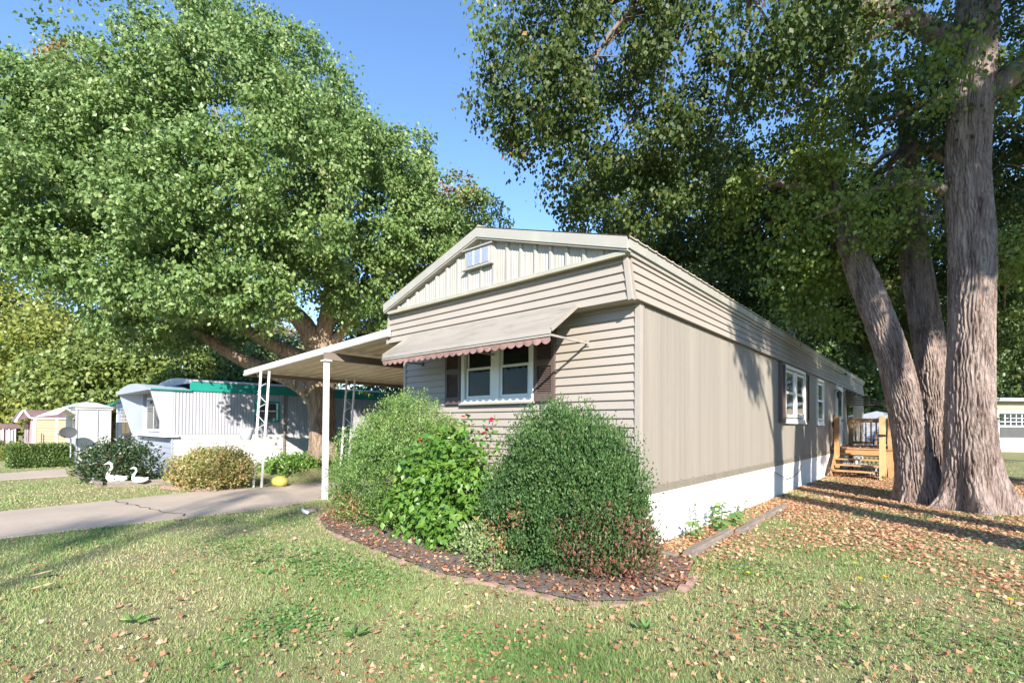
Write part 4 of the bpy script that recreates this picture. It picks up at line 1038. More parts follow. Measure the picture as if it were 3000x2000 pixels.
autumn = (np.sin(P[:, 0]*1.4+1)+np.sin(P[:, 1]*1.1+2)+.6*np.sin(P[:, 2]*1.6) > .75)
leaves("crown", P[~autumn], D[~autumn], M['leaf_linden'], bt, .078, T[~autumn], aspect=.82, up=.3, fold=.12)
leaves("turning_foliage", P[autumn], D[autumn], M['leaf_autumn'], bt, .080, T[autumn]*.85, aspect=.82, up=.3, fold=.12)

lt = tree("leaning_tree", (2.1, 6.95, 0), "leaning dark trunk between the wooden steps and the thickest upright trunk")
trunk("trunk", [(2.18, 6.97, -.1), (2.11, 6.92, .4), (2.05, 6.85, 1.2), (1.90, 6.64, 2.2), (1.72, 6.48, 3.0), (1.44, 6.24, 4.0), (1.20, 6.06, 4.8), (1.0, 6.0, 5.7), (.8, 6.0, 6.6)], [.29, .28, .265, .26, .25, .23, .19, .10, .05], M['bark'], lt, flare=.22, nroot=4, ridge=.042, n=240, seed=21, nf=38)
trunk("second_stem", [(2.42, 7.55, -.1), (2.42, 7.6, 1.0), (2.38, 7.75, 2.2), (2.2, 7.65, 3.8), (2.05, 7.5, 5.1), (2.0, 7.8, 7.2), (1.8, 8.2, 9)], [.29, .26, .25, .24, .22, .14, .06], M['bark'], lt, flare=.05, ridge=.038, n=200, seed=22, nf=34)
limbs("branch", [(1.25, 6.05, 4.8), (.7, 5.7, 5.9), (2.0, 7.8, 7.2), (2.05, 7.5, 5.4)], [l[:3] for l in RIGHT2], M['twig'], lt, .07, .011, .12, seed=5)
P1, D1, T1, C1 = lobes_sprays(RIGHT2, 1300, 28, .19, droop=.8, inner=.9, cut=cutR)
P2, D2, T2, C2 = lobes_sprays(clumps(RIGHT2, 220, .3, .7, .7, 9), 2400, 28, .12, droop=.8, inner=.5, cut=cutR)
P, D, T = np.concatenate([P1, P2]), np.concatenate([D1, D2]), np.concatenate([T1, T2])
leaves("crown", P, D, M['leaf_linden'], lt, .092, T, aspect=.82, up=.3, fold=.12)
# hanging sprays low over the roof edge, in front of the trunks
LOW = [(1.2, 5.7, 4.9, .6), (.9, 5.3, 5.3, .7), (.6, 6.0, 4.8, .6), (1.7, 5.9, 5.3, .5), (2.1, 7.0, 5.1, .45), (.35, 6.4, 4.0, .55), (.9, 6.9, 3.75, .6), (.2, 5.6, 4.55, .5), (3.55, 6.9, 4.35, .5), (3.5, 6.8, 7.3, .6), (.1, 8.0, 4.2, .6), (2.4, 5.2, 6.9, .5), (2.2, 6.0, 5.6, .35)]
P, D, T, C = lobes_sprays(LOW, 420, 26, .14, droop=.6, inner=.9)
leaves("low_sprays", P, D, M['leaf_autumn'], lt, .078, T*.8, aspect=.75, up=.5, fold=.1)

# --- trees out of frame whose trunks and crowns shade the wall and the lawn
def side_tree(loc, trunks, lobes, label, n, name="shade_tree"):
    o = tree(name, loc, label)
    for i, (pts, r) in enumerate(trunks): trunk("trunk", pts, r, M['bark'], o, flare=.12, ridge=.02, n=30, seed=40+i, nf=12)
    limbs("branch", [trunks[0][0][-2], trunks[-1][0][-1]], [l[:3] for l in lobes], M['twig'], o, .07, .012, seed=31)
    g = [l[:4] for l in lobes]
    P, D, T, C = lobes_sprays(clumps(g, n//12+6, .22, .5, 1.2, n) if n > 500 else lobes, n, 26, .15, droop=.9, inner=.9)
    leaves("crown", P, D, M['leaf_linden'], o, .13, T, aspect=.8, up=.3)
side_tree((9.5, -1.85, 0), [([(9.5, -1.85, -.1), (9.5, -1.85, 3), (9.4, -1.9, 7), (9.2, -2.2, 10)], [.36, .32, .30, .20]), ([(9.9, -1.15, -.1), (9.9, -1.1, 3), (10.0, -.85, 7), (10.2, -.6, 10)], [.26, .24, .22, .14])],
          [(9.0, -2.6, 10.2, 1.3), (8.4, -1.4, 9.9, 1.2), (9.0, .2, 9.6, 1.4), (8.9, -3.5, 9.0, .55), (8.5, -3.1, 8.3, .35, .35, .7), (9.2, 1.8, 9.4, 1.4), (9.0, 3.5, 9.6, 1.5), (7.6, -.2, 9.9, 1.0), (8.6, .9, 7.8, .55, .55, .8), (8.6, -1.0, 8.7, .5, .5, .8), (9.6, 5.2, 9.4, 1.6), (8.4, 2.4, 8.0, .6), (9.2, 3.6, 7.8, .8), (9.6, 6.8, 8.6, 1.4), (9.0, -1.0, 9.4, .8), (11, 4, 11.5, 2.2), (11, 0, 12, 2.2), (10, 8, 11, 2.4), (11, 7, 6.5, 1.6)], "two stemmed tree standing beyond the lawn at the right, out of the picture", 2600)
side_tree((17.6, -22.4, 0), [([(17.6, -22.4, -.1), (17.6, -22.3, 6), (17.5, -22.4, 12), (17.6, -22.4, 17)], [.3, .15, .10, .05])],
          [(17.3, -22.6, 15.4, .75), (17.6, -21.0, 15.4, .6), (18.0, -24.1, 15.4, .7), (13.4, -19.0, 15.4, 1.0)], "tall slender tree standing far behind the viewer", 48)

# --- background trees
def far_tree(lobes, base, label, mat, leaf, n, per=20, spread=.32, name="tree", group=None, r=.25):
    o = tree(name, base, label, group=group)
    top = max(lobes, key=lambda l: l[2])
    mb = MB(); mb.tube([base, (base[0]+.1, base[1], base[2]+top[2]*.3), (base[0]*.6+top[0]*.4, base[1]*.6+top[1]*.4, top[2]*.65), top[:3]], [r*1.3, r, r*.7, r*.2], 8)
    for l in lobes: mb.tube([(base[0], base[1], base[2]+top[2]*.3), ((base[0]+l[0])/2, (base[1]+l[1])/2, (top[2]*.3+l[2])/2+.3), l[:3]], [r*.6, r*.4, r*.1], 6)
    mb.build("trunk", M['bark'], o, smooth=True)
    P, D, T, C = lobes_sprays(lobes, n, per, spread, droop=.4, inner=.5)
    leaves("crown", P, D, M[mat], o, leaf, T, aspect=.8, up=.5)
    return o
G1 = "trees in the far row"
far_tree([(-40.2, -2.7, 6.2, 3.0), (-41.6, -2.7, 8.7, 2.2), (-42.4, -4.7, 6.8, 3), (-39.5, -3.4, 3.4, 2.6)], (-40.5, -3, 0), "yellow green tree at the far left behind the tan house", "leaf_yellow", .24, 1000)
far_tree([(-35.7, -1.4, 5.1, 2.6), (-34.6, -0.3, 4.3, 2.0), (-35.5, -1.0, 2.6, 2.2)], (-35.4, -1, 0), "smaller yellow green tree between the far left tree and the dark row", "leaf_yellow", .22, 700)
far_tree([(-28.3, -0.1, 4.0, 2.0), (-29.9, -1.5, 3.4, 1.8), (-27.3, -0.6, 2.8, 1.6), (-28.6, 0.9, 5.6, 2.0)], (-29.0, -.5, 0), "dense green tree above the white shed roof", "leaf_mid", .2, 800, spread=.26)
far_tree([(-26.7, 1.3, 3.7, 1.9), (-25.3, 2.5, 3.4, 1.8), (-26.5, 2.8, 5.1, 1.8), (-26.2, 2, 2.2, 1.8)], (-26.4, 2, 0), "dense green tree above the slanted bay front roof", "leaf_mid", .2, 800, spread=.26)
far_tree([(-24.0, 5.0, 3.2, 1.8), (-23.2, 6.5, 2.8, 1.8), (-23.4, 5.6, 4.4, 1.6)], (-23.6, 5.6, 0), "low dark green tree behind the green roof band", "leaf_back", .18, 500, spread=.24)
far_tree([(-34.4, 7.8, 5.7, 2.4), (-34.3, 10.5, 6.5, 2.4), (-33.3, 8.8, 3.6, 2.4), (-32.4, 12.2, 5.0, 2.2)], (-34, 9.5, 0), "pale olive tree showing between the maple's low limbs", "leaf_pale", .22, 900)
far_tree([(-22, 12, 3.4, 2.2), (-20, 14, 4.2, 2.4), (-23, 14, 5, 2.5), (-18.5, 16.5, 3.6, 2.2), (-21, 12.5, 1.8, 1.8)], (-21, 14, 0), "shaded green tree beyond the carport's rear posts", "leaf_back", .2, 900)
far_tree([(-6.5, 21.8, 7.8, 2.6), (-7.5, 19.5, 8.6, 2.2), (-8.3, 18.4, 9.3, 1.6), (-4.5, 23.6, 6.4, 2.4), (-5.5, 23.6, 3.6, 2.4)], (-6, 22.2, 0), "bushy green tree rising over the middle of the metal roof", "leaf_back", .2, 1100)
far_tree([(-3.1, 27.5, 6.0, 2.4), (-1.3, 29.1, 4.8, 2.2), (-0.5, 28.5, 7.2, 2.6), (-2.5, 28, 3, 2.5)], (-1.8, 28.4, 0), "green tree rising over the far end of the metal roof", "leaf_back", .22, 1000)
far_tree([(0.5, 36.7, 5.6, 2.8), (2.9, 37.4, 6.8, 3), (2.0, 37, 3.6, 2.8), (4.0, 40.4, 10.0, 3.0)], (2.0, 38, 0), "tall green tree behind the wooden deck between the trunks", "leaf_back", .26, 1100)
far_tree([(5.4, 44.1, 7.9, 3.2), (8.7, 46.8, 6.8, 3.4), (5.9, 46.6, 5.0, 2.8), (7.6, 46.6, 10.0, 3.4), (6.5, 45, 12.5, 3)], (7, 46, 0), "tall green tree over the pale blue grey home at the right edge", "leaf_back", .28, 1200)
far_tree([(9, 22, 7, 2.8), (7.5, 21, 9.5, 2.6), (10, 24, 10, 3), (8.2, 20.5, 5.2, 2.0)], (9, 22.5, 0), "green tree past the right side of the upright trunk", "leaf_linden", .17, 1100, spread=.26)
# far wooded ring: reads as one mass
def treeline():
    n = 26000; a = rng.random(n)*2*np.pi; r = 62+rng.random(n)*10
    top = 6.5+2.2*np.sin(a*9)+1.5*np.sin(a*23+1)+1.0*np.sin(a*51)
    z = top*rng.random(n)**.7
    P = np.stack([r*np.cos(a)-4, r*np.sin(a), z], 1)
    D = rng.normal(size=(n, 3))
    o = leaves("far_woods", P, D, M['leaf_back'], None, 1.1, rng.random(n)*.8, aspect=.9, up=.6)
    tag(o, "continuous belt of far woodland closing the view behind all the homes", "woodland", kind='stuff')
treeline()

# ================================================================== shrubs
def shrub(name, base, lobes, label, mat, n, per, spread, leaf, aspect=.4, droop=-.5, inner=.35, up=.3, stems=9, cat="shrub", group=None, flat=.9, clump=0):
    o = empty(name, base, label, cat, group); mb = MB()
    for k in range(stems):
        l = lobes[k % len(lobes)]; a = rnd.random()*6.28
        e = (l[0]+math.cos(a)*l[3]*.6, l[1]+math.sin(a)*l[3]*.6, l[2]+.2*l[3])
        mb.tube([(base[0]+math.cos(a)*.06, base[1]+math.sin(a)*.06, -.02+base[2]), ((base[0]+e[0])/2+.03, (base[1]+e[1])/2, (base[2]+e[2])*.5), e], [.02, .013, .005], 5)
    mb.build("stems", M['twig'], o, smooth=True)
    if clump:
        g = [(l[0], l[1], l[2], (l[3]+l[4]+l[5])/3) for l in lobes if len(l) > 5]
        small = clumps(g, clump, .07, .19, 1.25, len(name))
        Pa, Da, Ta, Ca = lobes_sprays(lobes, int(n*.55), per, spread, droop=droop, inner=inner+.3, flat=flat)
        Pb, Db, Tb, Cb = lobes_sprays(small, int(n*.6), per, spread*.8, droop=droop*1.3, inner=.5, flat=flat)
        P, D, T, C = np.concatenate([Pa, Pb]), np.concatenate([Da, Db]), np.concatenate([Ta*.8, Tb]), Ca
    else: P, D, T, C = lobes_sprays(lobes, n, per, spread, droop=droop, inner=inner, flat=flat)
    k = P[:, 2] > .015
    leaves("foliage", P[k], D[k], M[mat], o, leaf, T[k], aspect=aspect, up=up, fold=.1)
    return o, C
YW = [(-3.25, -.86, .62, .98, .80, .70), (-3.15, -.80, 1.02, .85, .66, .55), (-3.05, -.72, 1.30, .54, .44, .40), (-3.75, -.95, .45, .62, .6, .5), (-2.85, -.95, .75, .6, .6, .6)]
yw, C = shrub("yew_bush", (-3.2, -.8, .03), YW, "rounded yellow green yew with upright pointed shoots left of the window", "leaf_yew", 4700, 16, .040, .027, .5, -.45, .22, up=.8, clump=300)
k = C[:, 2] > 1.05; Cs = C[k]; n = len(Cs)*6
P = np.repeat(Cs, 6, 0)+rng.normal(size=(n, 3))*.02; P[:, 2] += rng.random(n)*.16
leaves("shoot_tips", P, rng.normal(size=(n, 3))*.45+np.array([0, 0, 1.0]), M['leaf_yewtip'], yw, .036, None, .25, .2, .05)
for (cx, cy, cz) in ((-3.55, -1.42, .42), (-3.9, -1.36, .22), (-3.2, -1.5, .30)):
    n = 130; P = np.array([cx, cy, cz])+rng.normal(size=(n, 3))*np.array([.13, .06, .10])
    leaves("dead_patch", P, rng.normal(size=(n, 3))+np.array([.2, -.6, -.2]), M['leaf_brown'], yw, .06, None, .3, .2, .05)['kind'] = 'stuff'
BX = [(-.28, -.98, .55, .76, .64, .58), (-.30, -.92, .95, .70, .56, .48), (-.38, -.86, 1.20, .50, .42, .34), (-.14, -1.0, .82, .58, .52, .52), (-.75, -1.0, .45, .45, .45, .42), (.06, -.88, .42, .42, .42, .40)]
bx, C = shrub("boxwood_bush", (-.3, -.95, .03), BX, "largest dense dark green boxwood right under the wall corner", "leaf_box", 5200, 16, .040, .029, .5, -.8, .25, clump=240)
k = C[:, 2] > 1.15; Cs = C[k]; n = len(Cs)*6
P = np.repeat(Cs, 6, 0)+rng.normal(size=(n, 3))*.015; P[:, 2] += rng.random(n)*.13
leaves("shoot_tips", P, rng.normal(size=(n, 3))*.45+np.array([0, 0, 1.0]), M['leaf_box'], bx, .03, None, .4, .2, .05)
for (cx, cy, cz, s_) in ((-.86, -1.42, .36, .07), (-.62, -1.50, .28, .07), (-.45, -1.52, .55, .05), (-.75, -1.46, .14, .06)):
    n = 90; P = np.array([cx, cy, cz])+rng.normal(size=(n, 3))*np.array([s_, .04, s_])
    leaves("dead_patch", P, rng.normal(size=(n, 3))+np.array([.2, -.6, -.6]), M['leaf_brown'], bx, .06, None, .3, .2, .05)['kind'] = 'stuff'
BL = [(-2.45, -1.2, .4, .36, .28, .36), (-1.5, -1.3, .28, .28, .22, .26), (-1.95, -1.08, .45, .46, .40, .45), (-1.75, -1.12, .72, .42, .36, .38), (-2.25, -1.05, .62, .42, .4, .42), (-1.6, -1.2, .35, .4, .36, .34), (-1.9, -1.0, 1.02, .34, .26, .26)]
shrub("broadleaf_bush", (-1.9, -1.1, .03), BL, "bright green broad leaved bush between the yew and the boxwood", "leaf_broad", 620, 9, .085, .082, .62, .35, .5, .9, 14)
VR = [(-1.22, -1.42, .18, .22, .16, .18), (-1.05, -1.38, .26, .16, .14, .16)]
shrub("variegated_shrub", (-1.2, -1.45, .03), VR, "small cream variegated shrub low between the broad leaved bush and boxwood", "leaf_var", 150, 9, .035, .035, .6, -.3, .4)
VR2 = [(-.75, -1.58, .16, .2, .16, .16)]
shrub("creeping_shrub", (-.75, -1.55, .03), VR2, "low cream leaved creeper at the foot of the dark boxwood", "leaf_var", 130, 9, .035, .032, .6, -.3, .4)
RD = [(.22, -1.12, .38, .34, .28, .34), (.1, -1.22, .30, .28, .24, .28), (.42, -.95, .3, .26, .24, .28)]
shrub("bronze_shrub", (.25, -1.1, .03), RD, "bronze red leaved shrub at the foot of the boxwood by the white skirting", "leaf_red", 430, 12, .045, .036, .45, -.5, .4)
# wiry twigs by the skirting
# rose with pink flowers
rs = empty("rose_bush", (-1.75, -.75, .03), "tall rose with pink blooms in front of the lap siding under the window", "rose")
mb = MB(); tips = []
for (x, y, z) in ((-2.0, -.75, 1.46), (-1.45, -.8, 1.43), (-1.62, -.72, 1.30), (-2.15, -.95, 1.16), (-2.45, -1.05, 1.16), (-1.3, -.75, 1.2), (-1.85, -.7, 1.32), (-1.15, -.85, 1.02), (-1.70, -1.0, 1.25)):
    b = Vector((-1.75+(x+1.75)*.3, -.75, 0)); e = Vector((x, y, z)); m_ = b.lerp(e, .55)+Vector((0, -.03, .05))
    mb.tube([b, m_, e], [.010, .007, .004], 5); tips.append((b, m_, e))
mb.build("stems", M['twig'], rs, smooth=True)
P = []; 
for (b, m_, e) in tips:
    for k in range(60):
        t = rnd.random()**.6; q = (b.lerp(m_, t*2) if t < .5 else m_.lerp(e, t*2-1))
        P.append(tuple(q+Vector((rnd.gauss(0, .07), rnd.gauss(0, .05), rnd.gauss(0, .05)-.02))))
P = np.array(P); leaves("foliage", P, rng.normal(size=P.shape)+np.array([0, -.2, -.1]), M['leaf_broad'], rs, .065, rng.random(len(P))*.7, .6, .6, .1)
def bloom(c, r, mat, parent, name="bloom"):
    mb = MB()
    for ring, (n, tilt, rr) in enumerate(((6, .25, 1.0), (5, .8, .75), (4, 1.2, .45))):
        for j in range(n):
            a = 6.283*j/n+ring*.5+rnd.random()*.3
            d = Vector((math.cos(a)*math.cos(tilt), math.sin(a)*math.cos(tilt), math.sin(tilt))); s = Vector((-math.sin(a), math.cos(a), 0))
            c0 = Vector(c); e = c0+d*r*rr
            mb.add([c0, c0+d*r*rr*.6+s*r*.38, e+s*r*.18, e-s*r*.18, c0+d*r*rr*.6-s*r*.38], [(0, 1, 2, 3, 4)])
    return mb.build(name, mat, parent)
for c in ((-2.0, -.76, 1.48), (-1.45, -.82, 1.45), (-1.42, -.86, 1.42), (-1.62, -.74, 1.33), (-2.45, -1.08, 1.18), (-2.15, -.98, 1.17), (-1.60, -.80, 1.28)):
    bloom(c, .042, M['pink'], rs)

BB = [(-9.1, -1.40, .36, .66, .5, .38), (-9.5, -1.6, .32, .6, .45, .34), (-8.85, -1.15, .40, .50, .45, .36), (-9.3, -1.4, .55, .4, .35, .22)]
shrub("barberry_bush", (-9.1, -1.4, 0), BB, "round gold and rust leaved barberry beside the outer carport posts", "leaf_barb", 1500, 13, .06, .05, .6, -.4, .35)
# thin sprigs above it
sp = MB(); P = []
for k in range(9):
    x, y = -9.5+rnd.random()*.8, -1.7+rnd.random()*.7; h = .85+rnd.random()*.28
    sp.tube([(x, y, .4), (x+.03, y, h)], .004, 4)
    for q in range(9): P.append((x+rnd.gauss(0, .03), y+rnd.gauss(0, .03), .55+(h-.55)*rnd.random()))
o = empty("wild_sprigs", (-9.2, -1.3, .4), "thin yellowing sprigs sticking up out of the barberry top", "weeds"); sp.build("stems", M['twig'], o)
P = np.array(P); leaves("foliage", P, rng.normal(size=P.shape), M['leaf_yellow'], o, .05, None, .5, .4)
RB = [(-11.5, -2.55, .38, .60, .42, .42), (-11.9, -2.8, .42, .5, .4, .45), (-11.2, -2.25, .42, .42, .36, .42), (-11.7, -2.5, .72, .4, .3, .25)]
rb, C = shrub("dark_rose_bush", (-11.5, -2.5, 0), RB, "dark glossy rose bush with crimson blooms behind the swan figures", "leaf_rose", 750, 12, .08, .065, .55, -.2, .5, .6)
for k in range(22):
    c = C[rnd.randrange(len(C))]; bloom((c[0]+.05, c[1]-.05, c[2]+.05), .05, M['darkrose'], rb)
# clipped hedge
hd = empty("clipped_hedge", (-18.2, -3.3, 0), "flat topped clipped green hedge in front of the tan house and shed", "hedge")
def hedge():
    n = 26000; P = rng.random((n, 3)); P = np.stack([-18.75+P[:, 0]*.8, -3.98+P[:, 1]*1.35, .05+P[:, 2]*.60], 1)
    f = rng.random(n); P[f < .4, 0] = -17.95+rng.normal(size=(f < .4).sum())*.03; k = (f >= .4) & (f < .75); P[k, 2] = .64+rng.normal(size=k.sum())*.025; k = (f >= .75) & (f < .9); P[k, 1] = -3.98+rng.normal(size=k.sum())*.03
    leaves("foliage", P, rng.normal(size=(n, 3))+np.array([.5, -.3, .8]), M['leaf_hedge'], hd, .055, None, .6, .6, .1)
    box("stems", M['twig'], hd, -18.7, -18.0, -3.92, -2.68, 0, .5)
hedge()
shrub("round_shrub", (-22.5, -3.75, 0), [(-22.5, -3.78, .3, .35, .28, .3)], "pale rounded shrub left of the clipped hedge", "leaf_yellow", 200, 12, .06, .06, .6)
shrub("round_shrub", (-24.5, -4.2, 0), [(-24.5, -4.15, .3, .5, .3, .3)], "dark low shrub at the left edge before the rose coloured home", "leaf_back", 200, 12, .06, .06, .6)

# ================================================================== small things
# swans: body and neck grown as one surface each
def swan(loc, ang, s, label):
    mb = MB()
    prof = [(-.26, .10, .015), (-.20, .09, .05), (-.10, .075, .085), (0, .08, .10), (.10, .09, .09), (.16, .12, .06), (.17, .20, .036), (.12, .28, .03), (.08, .35, .028), (.10, .42, .030), (.16, .45, .034), (.21, .43, .022), (.26, .41, .008)]
    mb.tube([(a*s, 0, b*s) for a, b, r in prof], [r*s for a, b, r in prof], 10)
    o = empty("swan_figure", loc, label, "garden figure", "white swan figures in the rose bed"); o.rotation_euler.z = ang
    b = link_mesh("body", mb.mesh("body"), M['white'], None, smooth=True); b.parent = o
    for sy in (-1, 1):
        w = MB().add([(-.24*s, .05*sy*s, .16*s), (.08*s, .10*sy*s, .10*s), (.0, .105*sy*s, .05*s), (-.14*s, .09*sy*s, .06*s), (-.24*s, .06*sy*s, .155*s), (.08*s, .085*sy*s, .10*s), (.0, .09*sy*s, .05*s), (-.14*s, .075*sy*s, .06*s)],
                     [(0, 1, 2, 3), (7, 6, 5, 4), (0, 4, 5, 1), (1, 5, 6, 2), (2, 6, 7, 3), (3, 7, 4, 0)])
        w = link_mesh("wing", w.mesh("wing"), M['white'], None); w.parent = o
    bk = link_mesh("beak", MB().tube([(.225*s, 0, .425*s), (.27*s, 0, .40*s)], [.016*s, .004*s], 6).mesh("beak"), M['brick'], None); bk.parent = o
    return o
swan((-10.95, -2.70, .08), -2.4, .95, "larger white swan figure, nearest the timber corner by the dark rose bush")
swan((-10.62, -2.35, .08), -2.3, .72, "smaller white swan figure just right of the larger swan")
def log(name, a, b, w, h, label, cat="timber", mat='timber', group=None, z=0.0):
    a, b = Vector((a[0], a[1], z+h/2)), Vector((b[0], b[1], z+h/2)); L = (b-a).length; n = max(3, int(L/.25)); mb = MB(); r_ = random.Random(int(L*997))
    prof = [(-.5, -.5), (.5, -.5), (.5, .32), (.36, .5), (-.36, .5), (-.5, .32)]; d = (b-a).normalized(); s = d.cross(Vector((0, 0, 1)))
    vs = []
    for i in range(n+1):
        p = a.lerp(b, i/n); jx, jz = r_.gauss(0, .004), r_.gauss(0, .004)
        vs += [p+s*(q[0]*w+jx)+Vector((0, 0, q[1]*h+jz)) for q in prof]
    k = len(prof); fs = [tuple(range(k-1, -1, -1)), tuple(range(n*k, n*k+k))]
    for i in range(n):
        for j in range(k): fs.append((i*k+j, i*k+(j+1) % k, (i+1)*k+(j+1) % k, (i+1)*k+j))
    o = mb.add(vs, fs).build(name, M[mat]); return tag(o, label, cat, group)
GT = "landscape timbers edging the strip beside the long wall"
log("landscape_timber", (.48, .12), (.42, 1.62), .10, .085, "grey landscape timber nearest the boxwood and flower bed corner", group=GT)
log("landscape_timber", (.52, 1.72), (.47, 2.85), .10, .07, "second grey timber, half buried in fallen leaves beside the weeds", group=GT)
log("landscape_timber", (.46, 3.15), (.44, 4.5), .10, .06, "farthest grey timber before the shaded leaves along the white skirting", group=GT)
log("timber_end", (.10, .07), (.40, .02), .09, .07, "short stub of timber lying across behind the boxwood", "timber")
GT2 = "red brown timbers round the neighbour's rose bed"
log("bed_timber", (-10.82, -2.86), (-10.55, -1.75), .11, .12, "red brown bed timber running from the swans to the barberry", group=GT2)
log("bed_timber", (-14.2, -2.95), (-11.1, -2.95), .11, .12, "red brown bed timber running left from the swans to the second driveway", group=GT2)
tag(MB().prism([(-14.4, -2.9), (-10.9, -2.9), (-10.6, -1.7), (-12, -1.62), (-15, -1.62)], 'z', -.02, .03).build("rose_bed_soil", M['mulch']), kind='structure')
# flower bed edging: scalloped terracotta pieces, each one a part
ed = empty("flower_bed_edging", (-1.5, -1.9, 0), "curved row of worn terracotta edging bricks round the front flower bed", "garden edging")
def smooth_path(pts, step):
    P = [Vector((p[0], p[1], 0)) for p in pts]; out = []
    for i in range(len(P)-1):
        p0, p1, p2, p3 = P[max(0, i-1)], P[i], P[i+1], P[min(len(P)-1, i+2)]
        for k in range(12):
            t = k/12; out.append(.5*((2*p1)+(p2-p0)*t+(2*p0-5*p1+4*p2-p3)*t*t+(3*p1-p0-3*p2+p3)*t**3))
    out.append(P[-1]); res = [out[0]]; acc = 0
    for a, b in zip(out[:-1], out[1:]):
        L = (b-a).length
        while acc+L >= step:
            t = (step-acc)/L; a = a.lerp(b, t); L = (b-a).length; res.append(a.copy()); acc = 0
        acc += L
    return res
em = MB(); prof = [(-.09, 0), (.09, 0), (.09, .045)]+[(.09*math.cos(t*math.pi/6)*.97, .045+.04*math.sin(t*math.pi/6)) for t in range(1, 6)]+[(-.09, .045)]
em = em.prism(prof, 'y', -.03, .03).mesh("edging_brick"); em.materials.append(M['brick'])
bp_ = smooth_path([(-4.78, -.55), (-4.72, -1.05), (-4.3, -1.47), (-3.6, -1.74), (-2.2, -1.92), (-1.0, -1.98), (-.45, -1.84), (.33, -1.72), (.70, -1.38), (.83, -.8), (.66, -.12)], .19)
for a, b in zip(bp_[:-1], bp_[1:]):
    o = bpy.data.objects.new("edging_brick", em); col.objects.link(o); o.parent = ed
    c = (a+b)/2; o.location = c-Vector(ed.location)+Vector((0, 0, rnd.uniform(-.078, -.048))); d = b-a
    o.rotation_euler = (rnd.gauss(0, .12), rnd.gauss(0, .05), math.atan2(d.y, d.x)+rnd.gauss(0, .05)); o.scale = (.96, rnd.uniform(.9, 1.4), rnd.uniform(.85, 1.1))
ed2 = empty("barberry_edging", (-9.2, -1.9, 0), "short arc of red edging bricks in front of the gold barberry", "garden edging")
for a, b in zip(*(lambda q: (q[:-1], q[1:]))(smooth_path([(-9.9, -2.1), (-9.3, -1.95), (-8.85, -1.6), (-8.72, -1.05), (-8.85, -.8)], .19))):
    o = bpy.data.objects.new("edging_brick", em); col.objects.link(o); o.parent = ed2; c = (a+b)/2; d = b-a
    o.location = c-Vector(ed2.location)+Vector((0, 0, -.01)); o.rotation_euler = (rnd.gauss(0, .08), 0, math.atan2(d.y, d.x))
def rock(c, r, label, name="garden_rock", mat='stone', sz=.6, cat="rock", group=None):
    mb = MB().sphere((0, 0, 0), r, 10, 7, sz); r_ = random.Random(int(c[0]*991)); V = []
    ph = [r_.random()*6 for _ in range(3)]
    for v in mb.v:
        k = 1+.16*math.sin(v[0]/r*2.5+ph[0])+.14*math.sin(v[1]/r*3+ph[1])+.1*math.sin(v[2]/r*4+ph[2]); V.append((v[0]*k+c[0], v[1]*k+c[1], v[2]*k+c[2]))
    mb.v = V; o = mb.build(name, M[mat], smooth=True); return tag(o, label, cat, group)
rock((-11.2, 1.0, .30), .16, "dark flat rock on the bank left of the maple trunk", mat='black', sz=.4)
rock((-10.6, .7, .24), .15, "tan rock on the bank between the dark flat rock and the maple trunk")
rock((-9.9, .7, .16), .12, "small tan rock at the foot of the bank nearest the driveway")
rock((-10.9, 1.6, .33), .15, "tan rock topmost on the bank beside the maple roots")
rock((-5.05, -1.22, .0), .11, "pale flat stone on the lawn by the white carport post", mat='concrete', sz=.3)
pk = MB(); pts = []
nu, nv = 24, 10
for i in range(nv+1):
    ph = math.pi*i/nv
    for j in range(nu):
        t = 2*math.pi*j/nu; r = .16*(1+.06*abs(math.cos(t*4)))
        pts.append((-8.42+r*1.15*math.sin(ph)*math.cos(t), -.28+r*math.sin(ph)*math.sin(t), .115+.75*r*math.cos(ph)))
pk.add(pts, [(i*nu+j, (i+1)*nu+j, (i+1)*nu+(j+1) % nu, i*nu+(j+1) % nu) for i in range(nv) for j in range(nu)])
gp = empty("gourd", (-8.42, -.28, 0), "yellow green gourd lying on the driveway edge right of the double posts", "gourd")
pk.build("shell", M['pumpkin'], gp, smooth=True); MB().tube([(-8.42, -.28, .22), (-8.40, -.30, .27)], [.015, .01], 6).build("stalk", M['leaf_brown'] if False else M['timber'], gp)
MB().tube([(-5.1, -1.28, .02), (-4.85, -1.38, .025), (-4.7, -1.45, .03)], .025, 8)
tag(MB().tube([(-5.15, -1.30, .03), (-4.95, -1.38, .035), (-4.72, -1.42, .035)], .026, 8).build("white_pipe", M['white'], smooth=True), "white plastic pipe lying on the lawn at the left tip of the flower bed", "pipe")

# weeds, dandelions, tall plants
def rosette(loc, r, n, label, mat='weed', h=.5, name="broadleaf_weed"):
    o = empty(name, loc, label, "weed"); P = []; D = []
    for k in range(n):
        a = 6.283*k/n*1.9+rnd.random()*.5
        P.append((loc[0]+math.cos(a)*.015, loc[1]+math.sin(a)*.015, loc[2]+.03)); D.append((math.cos(a), math.sin(a), h*(.4+rnd.random())))
    leaves("leaves", np.array(P), np.array(D), M[mat], o, r*.52, None, .26, .8, .12, .4); return o
rosette((-1.67, -4.1, 0), .17, 16, "pale plantain rosette on the lawn nearest the lower left corner")
rosette((-.37, -3.2, 0), .18, 20, "long leaved plantain tuft alone on the lawn in front of the bed")
rosette((-.55, -3.95, 0), .10, 16, "leafy weed tuft at the very bottom of the lawn")
rosette((.98, -1.85, 0), .15, 18, "spiky weed tuft on the lawn below the boxwood's right side", h=1.2)
rosette((1.96, -.45, 0), .13, 20, "broad leaved weed patch in the middle of the right lawn")
